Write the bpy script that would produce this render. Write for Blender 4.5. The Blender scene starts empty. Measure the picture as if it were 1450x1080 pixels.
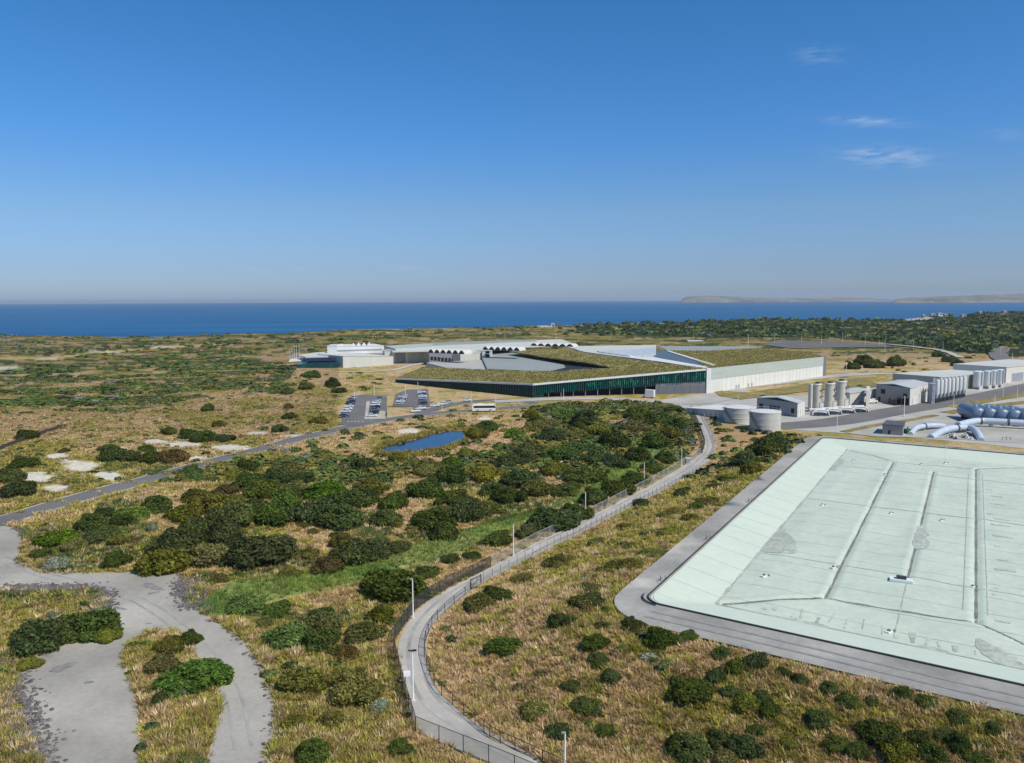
import bpy, bmesh, math, random
import numpy as np
from mathutils import Vector, Matrix
from mathutils.geometry import delaunay_2d_cdt, tessellate_polygon

random.seed(7)
rng = np.random.default_rng(11)
SC = bpy.context.scene
COL = SC.collection
R = math.radians

# ------------------------------------------------------------------ camera, sky, sun, exposure
CAMH, FPX = 50.0, 1116.0
PITCH, ROLL = math.atan((540 - 424.3) / FPX), math.atan(6.5 / 1450)
F_ = np.array([0, math.cos(PITCH), -math.sin(PITCH)])
U0 = np.array([0, math.sin(PITCH), math.cos(PITCH)])
R0 = np.array([1.0, 0, 0])
R_ = R0 * math.cos(ROLL) - U0 * math.sin(ROLL)
U_ = U0 * math.cos(ROLL) + R0 * math.sin(ROLL)
cam = bpy.data.cameras.new("camera")
cam.sensor_width = 36; cam.lens = 36 * FPX / 1450
cam.clip_start = 1; cam.clip_end = 90000
co = bpy.data.objects.new("camera", cam); COL.objects.link(co)
co.matrix_world = Matrix(((R_[0], U_[0], -F_[0], 0), (R_[1], U_[1], -F_[1], 0), (R_[2], U_[2], -F_[2], CAMH), (0, 0, 0, 1)))
SC.camera = co

SUN_AZ, SUN_EL = 130.0, 50.0          # degrees clockwise from the view direction (+Y), and above the horizon
sd = Vector((math.sin(R(SUN_AZ)) * math.cos(R(SUN_EL)), math.cos(R(SUN_AZ)) * math.cos(R(SUN_EL)), math.sin(R(SUN_EL))))
sun = bpy.data.lights.new("sun", 'SUN'); sun.energy = 4.2; sun.angle = R(0.53); sun.color = (1.0, 0.925, 0.81)
so = bpy.data.objects.new("sun", sun); COL.objects.link(so)
so.rotation_euler = (-sd).to_track_quat('-Z', 'Y').to_euler()

W = bpy.data.worlds.new("World"); SC.world = W; W.use_nodes = True
nt = W.node_tree; nd = nt.nodes; lk = nt.links
sky = nd.new("ShaderNodeTexSky"); sky.sky_type = 'NISHITA'; sky.sun_disc = False
sky.sun_elevation = R(SUN_EL); sky.sun_rotation = R(SUN_AZ)
sky.altitude = 60; sky.air_density = 1.0; sky.dust_density = 0.6; sky.ozone_density = 3.0
bg = nd["Background"]; bg.inputs[1].default_value = 0.10
# direction of view in the sky -> elevation tint and thin cirrus
tc = nd.new("ShaderNodeTexCoord")
sep = nd.new("ShaderNodeSeparateXYZ"); lk.new(tc.outputs['Generated'], sep.inputs[0])
ramp = nd.new("ShaderNodeValToRGB"); lk.new(sep.outputs[2], ramp.inputs[0])
SKY_TINT = [(0.0, (0.70, 0.93, 1.45)), (0.008, (0.60, 0.79, 1.24)), (0.039, (0.554, 0.707, 1.102)), (0.108, (0.567, 0.778, 1.058)), (0.191, (0.401, 0.801, 1.226)), (0.334, (0.304, 0.807, 1.193)), (0.7, (0.274, 0.726, 1.074))]
while len(ramp.color_ramp.elements) < len(SKY_TINT): ramp.color_ramp.elements.new(0.5)
for e, (p, c) in zip(ramp.color_ramp.elements, SKY_TINT): e.position = p; e.color = (*c, 1)
mul = nd.new("ShaderNodeMix"); mul.data_type = 'RGBA'; mul.blend_type = 'MULTIPLY'; mul.inputs[0].default_value = 1
lk.new(sky.outputs[0], mul.inputs[6]); lk.new(ramp.outputs[0], mul.inputs[7])
last = mul.outputs[2]
CLOUDS = [(1160, 78, 26, 11, 0.10), (1228, 172, 48, 6, 0.16), (1256, 222, 56, 11, 0.22), (1430, 190, 30, 7, .06), (578, 380, 40, 4, .06), (350, 380, 28, 3, .05), (425, 381, 14, 3, .06), (235, 376, 30, 4, .05)]
noise = nd.new("ShaderNodeTexNoise"); noise.inputs['Scale'].default_value = 42; noise.inputs['Detail'].default_value = 6
mapn = nd.new("ShaderNodeMapping"); mapn.inputs['Scale'].default_value = (1, 1, 6)
lk.new(tc.outputs['Generated'], mapn.inputs[0]); lk.new(mapn.outputs[0], noise.inputs['Vector'])
def mnode(op, a, b=None, c=None, clamp=False):
    n = nd.new("ShaderNodeMath"); n.operation = op; n.use_clamp = clamp
    for k, v in enumerate((a, b, c)):
        if v is None: continue
        if isinstance(v, (int, float)): n.inputs[k].default_value = v
        else: lk.new(v, n.inputs[k])
    return n.outputs[0]
def dotn(v):
    n = nd.new("ShaderNodeVectorMath"); n.operation = 'DOT_PRODUCT'; n.inputs[1].default_value = v
    lk.new(tc.outputs['Generated'], n.inputs[0]); return n.outputs['Value']
for (px, py, rx, ry, amt) in CLOUDS:
    d = F_ * FPX + R_ * (px - 725) - U_ * (py - 540); L = np.linalg.norm(d); d /= L
    e1 = np.cross(d, [0, 0, 1]); e1 /= np.linalg.norm(e1); e2 = np.cross(e1, d)
    e1t = e1 * .99 - e2 * .14; e2t = e2 * .99 + e1 * .14
    a = mnode('MULTIPLY', dotn(tuple(e1t)), L / rx); b = mnode('MULTIPLY', dotn(tuple(e2t)), L / ry)
    r2 = mnode('ADD', mnode('MULTIPLY', a, a), mnode('MULTIPLY', b, b))
    g = mnode('POWER', 2.718, mnode('MULTIPLY', r2, -1.0))
    front = mnode('GREATER_THAN', dotn(tuple(d)), 0.5)
    w = mnode('MULTIPLY', mnode('MULTIPLY', g, front), mnode('MULTIPLY', mnode('SUBTRACT', noise.outputs[0], 0.36, None, True), amt * 6.5), None, True)
    m = nd.new("ShaderNodeMix"); m.data_type = 'RGBA'; lk.new(w, m.inputs[0]); lk.new(last, m.inputs[6]); m.inputs[7].default_value = (6.6, 7.2, 8.2, 1)
    last = m.outputs[2]
lk.new(last, bg.inputs[0])
SC.view_settings.view_transform = 'Standard'; SC.view_settings.look = 'None'
SC.view_settings.exposure = 0.05; SC.view_settings.gamma = 1.0; SC.view_settings.use_curve_mapping = False
SC.cycles.max_bounces = 5; SC.cycles.transparent_max_bounces = 12; SC.cycles.volume_bounces = 0

# ------------------------------------------------------------------ terrain
def _hash(ix, iy, s):
    h = (ix * 374761393 + iy * 668265263 + s * 1442695041) & 0xFFFFFFFF
    h = ((h ^ (h >> 13)) * 1274126177) & 0xFFFFFFFF
    return ((h ^ (h >> 16)) & 0xFFFF) / 65535.0
def vnoise(x, y, s):
    ix = np.floor(x).astype(np.int64); iy = np.floor(y).astype(np.int64)
    fx = x - ix; fy = y - iy; fx = fx * fx * (3 - 2 * fx); fy = fy * fy * (3 - 2 * fy)
    a = _hash(ix, iy, s); b = _hash(ix + 1, iy, s); c = _hash(ix, iy + 1, s); d = _hash(ix + 1, iy + 1, s)
    return (a * (1 - fx) + b * fx) * (1 - fy) + (c * (1 - fx) + d * fx) * fy
def fbm(x, y, scale, octv=4, s=0):
    x = np.asarray(x, float) / scale; y = np.asarray(y, float) / scale
    t = 0; a = .5; n = 0
    for k in range(octv):
        t = t + a * vnoise(x * 2 ** k + 17.3 * k, y * 2 ** k - 9.1 * k, s + k); n += a; a *= .5
    return t / n
def sst(a, b, t):
    t = np.clip((t - a) / (b - a), 0, 1); return t * t * (3 - 2 * t)

LC = np.array([19.93, 114.0]); LU = np.array([.8344, -.5511]); LV = np.array([.5055, .8628])   # basin corner and its two edge directions
L_LEN, L_WID = 160.0, 66.0
_LI = np.linalg.inv(np.column_stack([LU, LV]))
def luv(x, y): return _LI[0, 0] * (x - LC[0]) + _LI[0, 1] * (y - LC[1]), _LI[1, 0] * (x - LC[0]) + _LI[1, 1] * (y - LC[1])
def uvw(u, v): return LC + LU * u + LV * v
def sd_round(u, v, u0, u1, v0, v1, r):
    cx, cy, hx, hy = (u0 + u1) / 2, (v0 + v1) / 2, (u1 - u0) / 2 - r, (v1 - v0) / 2 - r
    qx = np.abs(u - cx) - hx; qy = np.abs(v - cy) - hy
    return np.hypot(np.maximum(qx, 0), np.maximum(qy, 0)) + np.minimum(np.maximum(qx, qy), 0) - r
CREST = 5.0
SIL = [(-3000, 474), (0, 474.5), (200, 477), (400, 472), (520, 466), (620, 465), (760, 461), (900, 457.5), (1000, 454.5), (1080, 452), (1200, 452), (1270, 452.5), (1300, 449.5), (1318, 446.5), (1336, 446), (1354, 448.5), (1370, 446.5), (1388, 442), (1450, 440), (3200, 432)]
SILX = np.array([a for a, b in SIL], float); SILY = np.array([b for a, b in SIL], float)
RDX = np.array([-3000, 0, 400, 800, 1200, 1450, 3200.]); RDY = np.array([900, 1000, 1060, 1200, 1450, 1700, 1900.])
def terrain(x, y):
    x = np.asarray(x, float); y = np.asarray(y, float)
    px = 725 + FPX * x / np.maximum(y, 30)
    px = np.clip(px, -2900, 3100)
    D = np.interp(px, RDX, RDY); hy = 424.3 - (px - 725) * math.tan(ROLL)
    d = CAMH - (np.interp(px, SILX, SILY) - hy) * D / FPX
    u = y / D
    z = d * sst(.46, 1.0, u) - (d + 28) * sst(1.0, 1.22, u)
    z = z + (fbm(x, y, 90, 3, 5) - .5) * 7 * sst(.5, .7, u) * (1 - sst(.9, 1.05, u))
    # gentle undulation away from the built pads
    amp = 1 - sst(-30, 0, x + 130) * sst(0, 40, y - 250) * (1 - sst(640, 720, y))
    amp = amp * (1 - np.exp(-(((x + 12) / 60) ** 2 + ((y - 285) / 45) ** 2)))
    pth = np.exp(-((y - 95) / 30) ** 2 - ((x + 8) / 14) ** 2)
    z = z + (fbm(x, y, 46, 3, 1) - .5) * 2.2 * amp * (1 - pth)
    z = z + 5.0 * np.exp(-(((x + 150) / 48) ** 2 + ((y - 500) / 60) ** 2))     # bank beside the car park
    z = z + 1.8 * np.exp(-(((x + 55) / 40) ** 2 + ((y - 185) / 22) ** 2))
    z = z + 2.0 * np.exp(-(((x - 20) / 40) ** 2 + ((y - 270) / 40) ** 2)) * 0
    # basin embankment
    uu, vv = luv(x, y)
    s = sd_round(uu, vv, -5.4, L_WID + 6, -8.4, L_LEN + 5, 9)
    k = 1 - sst(-1, 25, s)
    z = z * (1 - k) + (CREST - .3) * k
    z = z - 7.0 * sst(-.2, -5, sd_round(uu, vv, 0, L_WID, 0, L_LEN, 3.5))
    return z
def terr(x, y): return float(terrain(np.array([x]), np.array([y]))[0])

def ray(px, py): return F_ * FPX + R_ * (px - 725) - U_ * (py - 540)
def Pz(px, py, h=0.0):
    d = ray(px, py); t = (h - CAMH) / d[2]
    return np.array([d[0] * t, d[1] * t, h])
_T = np.geomspace(45, 2600, 1500)
def P(px, py):
    d = ray(px, py); d = d / d[1]
    x = d[0] * _T; z = CAMH + d[2] * _T
    below = z < terrain(x, _T)
    if not below.any(): return Pz(px, py, 0)
    i = int(np.argmax(below)); a, b = _T[max(i - 1, 0)], _T[i]
    for _ in range(25):
        m = (a + b) / 2
        if CAMH + d[2] * m < terr(d[0] * m, m): b = m
        else: a = m
    return np.array([d[0] * b, b, terr(d[0] * b, b)])
def project(x, y, z):
    q = np.stack([np.asarray(x, float), np.asarray(y, float), np.asarray(z, float) - CAMH], -1)
    w = q @ F_
    w = np.where(np.abs(w) < 1e-3, 1e-3, w)
    return 725 + FPX * (q @ R_) / w, 540 - FPX * (q @ U_) / w
def hz(x, y, py):                       # height above (x, y) that shows at image row py
    a, b = -20.0, 120.0
    for _ in range(40):
        m = (a + b) / 2
        if float(project(x, y, m)[1]) > py: a = m
        else: b = m
    return (a + b) / 2
def inpoly(px, py, poly):
    px = np.asarray(px, float); py = np.asarray(py, float); c = np.zeros(px.shape, bool); n = len(poly)
    for i in range(n):
        x1, y1 = poly[i]; x2, y2 = poly[(i + 1) % n]
        if y1 == y2: continue
        c ^= ((y1 > py) != (y2 > py)) & (px < (x2 - x1) * (py - y1) / (y2 - y1) + x1)
    return c

# ------------------------------------------------------------------ materials
MATS = {}
def mat(name, col, rough=.75, var=.12, scale=.6, bump=0.0, metal=0.0, spec=.4, var2=0, scale2=8, coord='Object', stretch=(1, 1, 1)):
    if name in MATS: return MATS[name]
    m = bpy.data.materials.new(name); m.use_nodes = True; n = m.node_tree.nodes; l = m.node_tree.links
    b = n["Principled BSDF"]; b.inputs['Roughness'].default_value = rough; b.inputs['Metallic'].default_value = metal
    b.inputs['Specular IOR Level'].default_value = spec
    t = n.new("ShaderNodeTexCoord"); mp = n.new("ShaderNodeMapping"); mp.inputs['Scale'].default_value = stretch
    l.new(t.outputs[coord], mp.inputs[0])
    no = n.new("ShaderNodeTexNoise"); no.inputs['Scale'].default_value = scale; no.inputs['Detail'].default_value = 5
    l.new(mp.outputs[0], no.inputs['Vector'])
    hsv = n.new("ShaderNodeHueSaturation"); hsv.inputs['Color'].default_value = (*col, 1)
    mr = n.new("ShaderNodeMapRange"); mr.inputs[1].default_value = .25; mr.inputs[2].default_value = .75
    mr.inputs[3].default_value = 1 - var; mr.inputs[4].default_value = 1 + var
    l.new(no.outputs[0], mr.inputs[0]); out = mr.outputs[0]
    if var2:
        n2 = n.new("ShaderNodeTexNoise"); n2.inputs['Scale'].default_value = scale2; n2.inputs['Detail'].default_value = 3; l.new(mp.outputs[0], n2.inputs['Vector'])
        m2 = n.new("ShaderNodeMapRange"); m2.inputs[1].default_value = .3; m2.inputs[2].default_value = .7; m2.inputs[3].default_value = 1 - var2; m2.inputs[4].default_value = 1 + var2
        l.new(n2.outputs[0], m2.inputs[0]); mm = n.new("ShaderNodeMath"); mm.operation = 'MULTIPLY'; l.new(out, mm.inputs[0]); l.new(m2.outputs[0], mm.inputs[1]); out = mm.outputs[0]
    l.new(out, hsv.inputs['Value']); l.new(hsv.outputs[0], b.inputs['Base Color'])
    if bump:
        bm = n.new("ShaderNodeBump"); bm.inputs['Strength'].default_value = bump; bm.inputs['Distance'].default_value = .1
        l.new(no.outputs[0], bm.inputs['Height']); l.new(bm.outputs[0], b.inputs['Normal'])
    MATS[name] = m; return m
def mat_attr(name, rough=.9, spec=.15, var=.2, scale=1.5, var2=.25, scale2=.15, bump=0, trans=0.0):
    m = bpy.data.materials.new(name); m.use_nodes = True; n = m.node_tree.nodes; l = m.node_tree.links
    b = n["Principled BSDF"]; b.inputs['Roughness'].default_value = rough; b.inputs['Specular IOR Level'].default_value = spec
    a = n.new("ShaderNodeAttribute"); a.attribute_name = "cover"
    t = n.new("ShaderNodeTexCoord"); cur = None
    heights = []
    for s, v in ((scale, var), (scale2, var2)):
        no = n.new("ShaderNodeTexNoise"); no.inputs['Scale'].default_value = s; no.inputs['Detail'].default_value = 6; l.new(t.outputs['Object'], no.inputs['Vector'])
        mr = n.new("ShaderNodeMapRange"); mr.inputs[1].default_value = .3; mr.inputs[2].default_value = .7; mr.inputs[3].default_value = 1 - v; mr.inputs[4].default_value = 1 + v
        l.new(no.outputs[0], mr.inputs[0]); heights.append(no.outputs[0])
        if cur is None: cur = mr.outputs[0]
        else:
            mm = n.new("ShaderNodeMath"); mm.operation = 'MULTIPLY'; l.new(cur, mm.inputs[0]); l.new(mr.outputs[0], mm.inputs[1]); cur = mm.outputs[0]
    hsv = n.new("ShaderNodeHueSaturation"); l.new(a.outputs['Color'], hsv.inputs['Color']); l.new(cur, hsv.inputs['Value']); l.new(hsv.outputs[0], b.inputs['Base Color'])
    if trans:
        tl = n.new("ShaderNodeBsdfTranslucent"); l.new(hsv.outputs[0], tl.inputs['Color']); mx = n.new("ShaderNodeMixShader"); mx.inputs[0].default_value = trans
        l.new(b.outputs[0], mx.inputs[1]); l.new(tl.outputs[0], mx.inputs[2]); l.new(mx.outputs[0], n["Material Output"].inputs[0])
    if bump:
        bm = n.new("ShaderNodeBump"); bm.inputs['Strength'].default_value = bump; bm.inputs['Distance'].default_value = .6
        l.new(heights[0], bm.inputs['Height']); l.new(bm.outputs[0], b.inputs['Normal'])
    return m
def glassy(name, col, rough=.12, spec=.5, var=.3, scale=.3):
    return mat(name, col, rough, var, scale, 0, 0, spec)
def screen_mat(name, col, solid):
    m = bpy.data.materials.new(name); m.use_nodes = True; n = m.node_tree.nodes; l = m.node_tree.links
    b = n["Principled BSDF"]; b.inputs['Base Color'].default_value = (*col, 1); b.inputs['Roughness'].default_value = .6
    tr = n.new("ShaderNodeBsdfTransparent"); mx = n.new("ShaderNodeMixShader")
    t = n.new("ShaderNodeTexCoord"); no = n.new("ShaderNodeTexNoise"); no.inputs['Scale'].default_value = .7; l.new(t.outputs['Object'], no.inputs['Vector'])
    mr = n.new("ShaderNodeMapRange"); mr.inputs[3].default_value = solid * .7; mr.inputs[4].default_value = solid * 1.3; l.new(no.outputs[0], mr.inputs[0])
    l.new(mr.outputs[0], mx.inputs[0]); l.new(tr.outputs[0], mx.inputs[1]); l.new(b.outputs[0], mx.inputs[2])
    l.new(mx.outputs[0], n["Material Output"].inputs[0]); return m

# ------------------------------------------------------------------ mesh helpers
def tag(o, label=None, cat=None, group=None, kind=None):
    if label: o['label'] = label
    if cat: o['category'] = cat
    if group: o['group'] = group
    if kind: o['kind'] = kind
    return o
def thing(name, loc, label, cat, group=None, rz=0):
    o = bpy.data.objects.new(name, None); COL.objects.link(o); o.empty_display_size = .5
    o.location = Vector([float(v) for v in loc]); o.rotation_euler.z = rz
    return tag(o, label, cat, group)
class MB:
    def __init__(s): s.v = []; s.f = []
    def add(s, vs, fs):
        k = len(s.v); s.v += [tuple(float(c) for c in v) for v in vs]; s.f += [tuple(i + k for i in f) for f in fs]; return s
    def box(s, c, size, rz=0):
        hx, hy, hz_ = [q / 2 for q in size]; cs, sn = math.cos(rz), math.sin(rz); vs = []
        for dz in (-hz_, hz_):
            for dx, dy in ((-hx, -hy), (hx, -hy), (hx, hy), (-hx, hy)):
                vs.append((c[0] + dx * cs - dy * sn, c[1] + dx * sn + dy * cs, c[2] + dz))
        return s.add(vs, [(3, 2, 1, 0), (4, 5, 6, 7), (0, 1, 5, 4), (1, 2, 6, 5), (2, 3, 7, 6), (3, 0, 4, 7)])
    def bar(s, a, b, w, z0, z1):          # a vertical slab from a to b (plan), w thick
        a = np.array(a[:2], float); b = np.array(b[:2], float); d = b - a; L = np.hypot(*d); m = (a + b) / 2
        return s.box((m[0], m[1], (z0 + z1) / 2), (L, w, z1 - z0), math.atan2(d[1], d[0]))
    def prism(s, poly, z0, z1):           # poly: plan points; z0, z1: a number or one per point
        n = len(poly); ar = sum(poly[i][0] * poly[(i + 1) % n][1] - poly[(i + 1) % n][0] * poly[i][1] for i in range(n))
        Z0 = z0 if isinstance(z0, (list, tuple)) else [z0] * n; Z1 = z1 if isinstance(z1, (list, tuple)) else [z1] * n
        idx = list(range(n))
        if ar < 0: idx.reverse()
        vs = [(poly[i][0], poly[i][1], Z0[i]) for i in idx] + [(poly[i][0], poly[i][1], Z1[i]) for i in idx]
        tris = tessellate_polygon([[Vector((poly[i][0], poly[i][1], 0)) for i in idx]])
        fs = []
        for t in tris:
            a, b, c = [vs[i] for i in t]
            if (b[0] - a[0]) * (c[1] - a[1]) - (b[1] - a[1]) * (c[0] - a[0]) < 0: t = (t[0], t[2], t[1])
            fs.append((t[0] + n, t[1] + n, t[2] + n)); fs.append((t[2], t[1], t[0]))
        fs += [(i, (i + 1) % n, (i + 1) % n + n, i + n) for i in range(n)]
        return s.add(vs, fs)
    def cyl(s, p0, p1, r0, r1=None, n=16, caps=True):
        r1 = r0 if r1 is None else r1; p0 = Vector([float(q) for q in p0]); p1 = Vector([float(q) for q in p1]); ax = (p1 - p0).normalized()
        e = ax.orthogonal().normalized(); g = ax.cross(e); vs = []
        for p, r in ((p0, r0), (p1, r1)):
            for k in range(n):
                a = 2 * math.pi * k / n; vs.append(p + e * (r * math.cos(a)) + g * (r * math.sin(a)))
        fs = [(k, (k + 1) % n, (k + 1) % n + n, k + n) for k in range(n)]
        if caps: fs += [tuple(range(n - 1, -1, -1)), tuple(range(n, 2 * n))]
        return s.add(vs, fs)
    def lathe(s, c, prof, n=24):          # prof: (radius, z) pairs from bottom to top
        vs = []; m = len(prof)
        for r, z in prof:
            for k in range(n):
                a = 2 * math.pi * k / n; vs.append((c[0] + r * math.cos(a), c[1] + r * math.sin(a), c[2] + z))
        fs = [(j * n + k, j * n + (k + 1) % n, (j + 1) * n + (k + 1) % n, (j + 1) * n + k) for j in range(m - 1) for k in range(n)]
        fs += [tuple(range(n - 1, -1, -1)), tuple(range((m - 1) * n, m * n))]
        return s.add(vs, fs)
    def tube(s, path, r, n=14):
        path = [Vector([float(q) for q in p]) for p in path]; vs = []; up = Vector((0, 0, 1))
        for i, p in enumerate(path):
            t = (path[min(i + 1, len(path) - 1)] - path[max(i - 1, 0)]).normalized()
            e = t.cross(up); e = e.normalized() if e.length > 1e-4 else Vector((1, 0, 0)); g = e.cross(t)
            for k in range(n):
                a = 2 * math.pi * k / n; vs.append(p + e * (r * math.cos(a)) + g * (r * math.sin(a)))
        m = len(path)
        fs = [(j * n + k, j * n + (k + 1) % n, (j + 1) * n + (k + 1) % n, (j + 1) * n + k) for j in range(m - 1) for k in range(n)]
        fs += [tuple(range(n - 1, -1, -1)), tuple(range((m - 1) * n, m * n))]
        return s.add(vs, fs)
    def build(s, name, m, parent=None, smooth=False, world=True):
        me = bpy.data.meshes.new(name); off = np.zeros(3)
        if parent is not None and world: off = np.array(parent.location)
        me.from_pydata([(v[0] - off[0], v[1] - off[1], v[2] - off[2]) for v in s.v], [], s.f)
        bm = bmesh.new(); bm.from_mesh(me); bmesh.ops.recalc_face_normals(bm, faces=bm.faces); bm.to_mesh(me); bm.free()
        me.materials.append(m)
        if smooth:
            me.shade_smooth(); me.set_sharp_from_angle(angle=R(35))
        o = bpy.data.objects.new(name, me); COL.objects.link(o)
        if parent is not None: o.parent = parent
        return o
def kids(o): return [c for c in COL.objects if c.parent == o]
KID = {}
def dup(root, loc, rz=0, scale=None, label=None, group=None):
    if root.name not in KID: KID[root.name] = [(c, [g for g in COL.objects if g.parent == c]) for c in COL.objects if c.parent == root]
    r = root.copy(); COL.objects.link(r); r.location = Vector([float(v) for v in loc]); r.rotation_euler = (0, 0, rz)
    if scale is not None: r.scale = scale
    if label: r['label'] = label
    if group: r['group'] = group
    for c, gs in KID[root.name]:
        k = c.copy(); COL.objects.link(k); k.parent = r
        for g in gs:
            q = g.copy(); COL.objects.link(q); q.parent = k
    return r
def raw_mesh(name, V, Fc, m, cols=None, smooth=False):
    """V: (n,3), Fc: (k, 3 or 4) arrays."""
    me = bpy.data.meshes.new(name); n = len(V); k, w = Fc.shape
    me.vertices.add(n); me.vertices.foreach_set("co", np.asarray(V, np.float32).ravel())
    me.loops.add(k * w); me.loops.foreach_set("vertex_index", np.asarray(Fc, np.int32).ravel())
    me.polygons.add(k); me.polygons.foreach_set("loop_start", np.arange(0, k * w, w, dtype=np.int32))
    me.update(calc_edges=True); me.validate()
    if cols is not None:
        a = me.color_attributes.new("cover", 'FLOAT_COLOR', 'POINT')
        a.data.foreach_set("color", np.concatenate([cols, np.ones((n, 1))], 1).astype(np.float32).ravel())
    if smooth: me.shade_smooth()
    me.materials.append(m)
    o = bpy.data.objects.new(name, me); COL.objects.link(o); return o
def world_px(poly): return [P(a, b)[:2] for a, b in poly]
def densify(poly, step, closed=True):
    out = []; n = len(poly)
    for i in range(n if closed else n - 1):
        a = np.array(poly[i][:2], float); b = np.array(poly[(i + 1) % n][:2], float); k = max(1, int(np.hypot(*(b - a)) / step))
        out += [a + (b - a) * j / k for j in range(k)]
    if not closed: out.append(np.array(poly[-1][:2], float))
    return out
def chaikin(pts, it=2, closed=False):
    pts = [np.array(p, float) for p in pts]
    for _ in range(it):
        q = []; n = len(pts)
        rngi = range(n) if closed else range(n - 1)
        if not closed: q.append(pts[0])
        for i in rngi:
            a, b = pts[i], pts[(i + 1) % n]; q += [a * .75 + b * .25, a * .25 + b * .75]
        if not closed: q.append(pts[-1])
        pts = q
    return pts
def area(name, poly, m, off=.08, grid=4.0, holes=(), flat=None, kind='structure', rough_edge=0.0):
    """A sheet on the ground inside a plan polygon (world x, y), draped over the terrain."""
    loops = [densify(poly, grid)] + [densify(h, grid) for h in holes]; V = []; E = []
    for lp in loops:
        k = len(V)
        for j, p in enumerate(lp):
            q = p
            if rough_edge: q = p + (np.array([fbm(p[0], p[1], 4, 2, 3), fbm(p[0], p[1], 4, 2, 8)]) - .5) * 2 * rough_edge
            V.append(Vector((float(q[0]), float(q[1]))))
        E += [(k + j, k + (j + 1) % len(lp)) for j in range(len(lp))]
    xs = [v.x for v in V]; ys = [v.y for v in V]
    gx, gy = np.meshgrid(np.arange(min(xs), max(xs), grid), np.arange(min(ys), max(ys), grid)); gx = gx.ravel(); gy = gy.ravel()
    ok = inpoly(gx, gy, [tuple(p) for p in loops[0]])
    for h in loops[1:]: ok &= ~inpoly(gx, gy, [tuple(p) for p in h])
    V += [Vector((float(a), float(b))) for a, b in zip(gx[ok], gy[ok])]
    r = delaunay_2d_cdt(V, E, [], 0, .01); vo = r[0]; fo = r[2]
    X = np.array([v.x for v in vo]); Y = np.array([v.y for v in vo])
    c = np.array([[sum(X[i] for i in f) / len(f), sum(Y[i] for i in f) / len(f)] for f in fo])
    keep = inpoly(c[:, 0], c[:, 1], [tuple(p) for p in loops[0]])
    for h in loops[1:]: keep &= ~inpoly(c[:, 0], c[:, 1], [tuple(p) for p in h])
    Z = terrain(X, Y) + off if flat is None else np.full(len(X), flat)
    fs = []
    for f, kk in zip(fo, keep):
        if not kk: continue
        f = list(f)
        a = sum(X[f[i]] * Y[f[(i + 1) % len(f)]] - X[f[(i + 1) % len(f)]] * Y[f[i]] for i in range(len(f)))
        fs.append(f if a > 0 else f[::-1])
    me = bpy.data.meshes.new(name); me.from_pydata([tuple(q) for q in np.stack([X, Y, Z], 1)], [], fs)
    bm = bmesh.new(); bm.from_mesh(me); bmesh.ops.delete(bm, geom=[v for v in bm.verts if not v.link_faces], context='VERTS'); bm.to_mesh(me); bm.free()
    me.materials.append(m); me.shade_smooth()
    o = bpy.data.objects.new(name, me); COL.objects.link(o)
    if kind: o['kind'] = kind
    return o
def strip(name, line, width, m, off=.1, step=3.0, parent=None, kind='structure', cross=5):
    """A ribbon along a plan polyline."""
    pts = densify(line, step, False); V = []; n = len(pts)
    for i, p in enumerate(pts):
        t = pts[min(i + 1, n - 1)] - pts[max(i - 1, 0)]; t = t / (np.hypot(*t) + 1e-9); nn = np.array([-t[1], t[0]])
        w = width[min(i * len(width) // n, len(width) - 1)] if isinstance(width, (list, tuple)) else width
        for k in range(cross):
            V.append(p + nn * w * (k / (cross - 1) - .5))
    V = np.array(V); Z = terrain(V[:, 0], V[:, 1]) + off
    fs = [(i * cross + k + 1, i * cross + k, (i + 1) * cross + k, (i + 1) * cross + k + 1) for i in range(n - 1) for k in range(cross - 1)]
    o = raw_mesh(name, np.column_stack([V, Z]), np.array(fs), m, smooth=True)
    if parent is not None: o.parent = parent
    if kind: o['kind'] = kind
    return o

# ------------------------------------------------------------------ where what grows (zones are given on the photograph and read off on the ground)
GRAVEL = [(-60, 735), (-30, 742), (24, 746), (31, 765), (23, 800), (60, 812), (150, 812), (230, 808), (257, 814), (262, 850), (285, 868), (320, 890), (350, 915), (375, 950), (390, 1000), (388, 1040), (374, 1090), (372, 1160), (62, 1160), (58, 1085), (40, 1040), (22, 985), (30, 945), (60, 925), (110, 905), (140, 885), (152, 855), (137, 835), (80, 835), (0, 836), (-60, 837)]
ISLAND = [(172, 930), (182, 908), (222, 892), (256, 893), (275, 925), (312, 958), (313, 1010), (292, 1070), (285, 1140), (198, 1140), (200, 1040), (194, 990)]
PATH_L = [(800, 1125), (692, 1082), (589, 1040), (576, 990), (562, 928), (566, 902), (579, 880), (592, 862), (644, 828), (696, 803), (760, 768), (830, 735), (912, 692), (966, 661), (993, 643), (999, 630), (992, 608), (975, 577)]
PATH_R = [(989, 577), (1005, 606), (1015, 632), (1010, 647), (990, 666), (930, 699), (850, 742), (760, 786), (690, 821), (666, 837), (635, 863), (614, 882), (604, 902), (601, 925), (606, 950), (618, 979), (649, 1007), (681, 1035), (698, 1049), (740, 1068), (860, 1125)]
POND = [(530, 638), (545, 633), (575, 626), (600, 619), (628, 611), (650, 609), (662, 612), (657, 622), (635, 632), (610, 637), (580, 640), (548, 641)]
THICKET = [(60, 775), (200, 690), (330, 655), (480, 645), (640, 655), (680, 610), (745, 600), (760, 575), (860, 566), (960, 572), (984, 610), (972, 645), (900, 680), (830, 712), (740, 738), (640, 765), (520, 790), (420, 805), (285, 830), (230, 800), (60, 808)]
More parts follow.
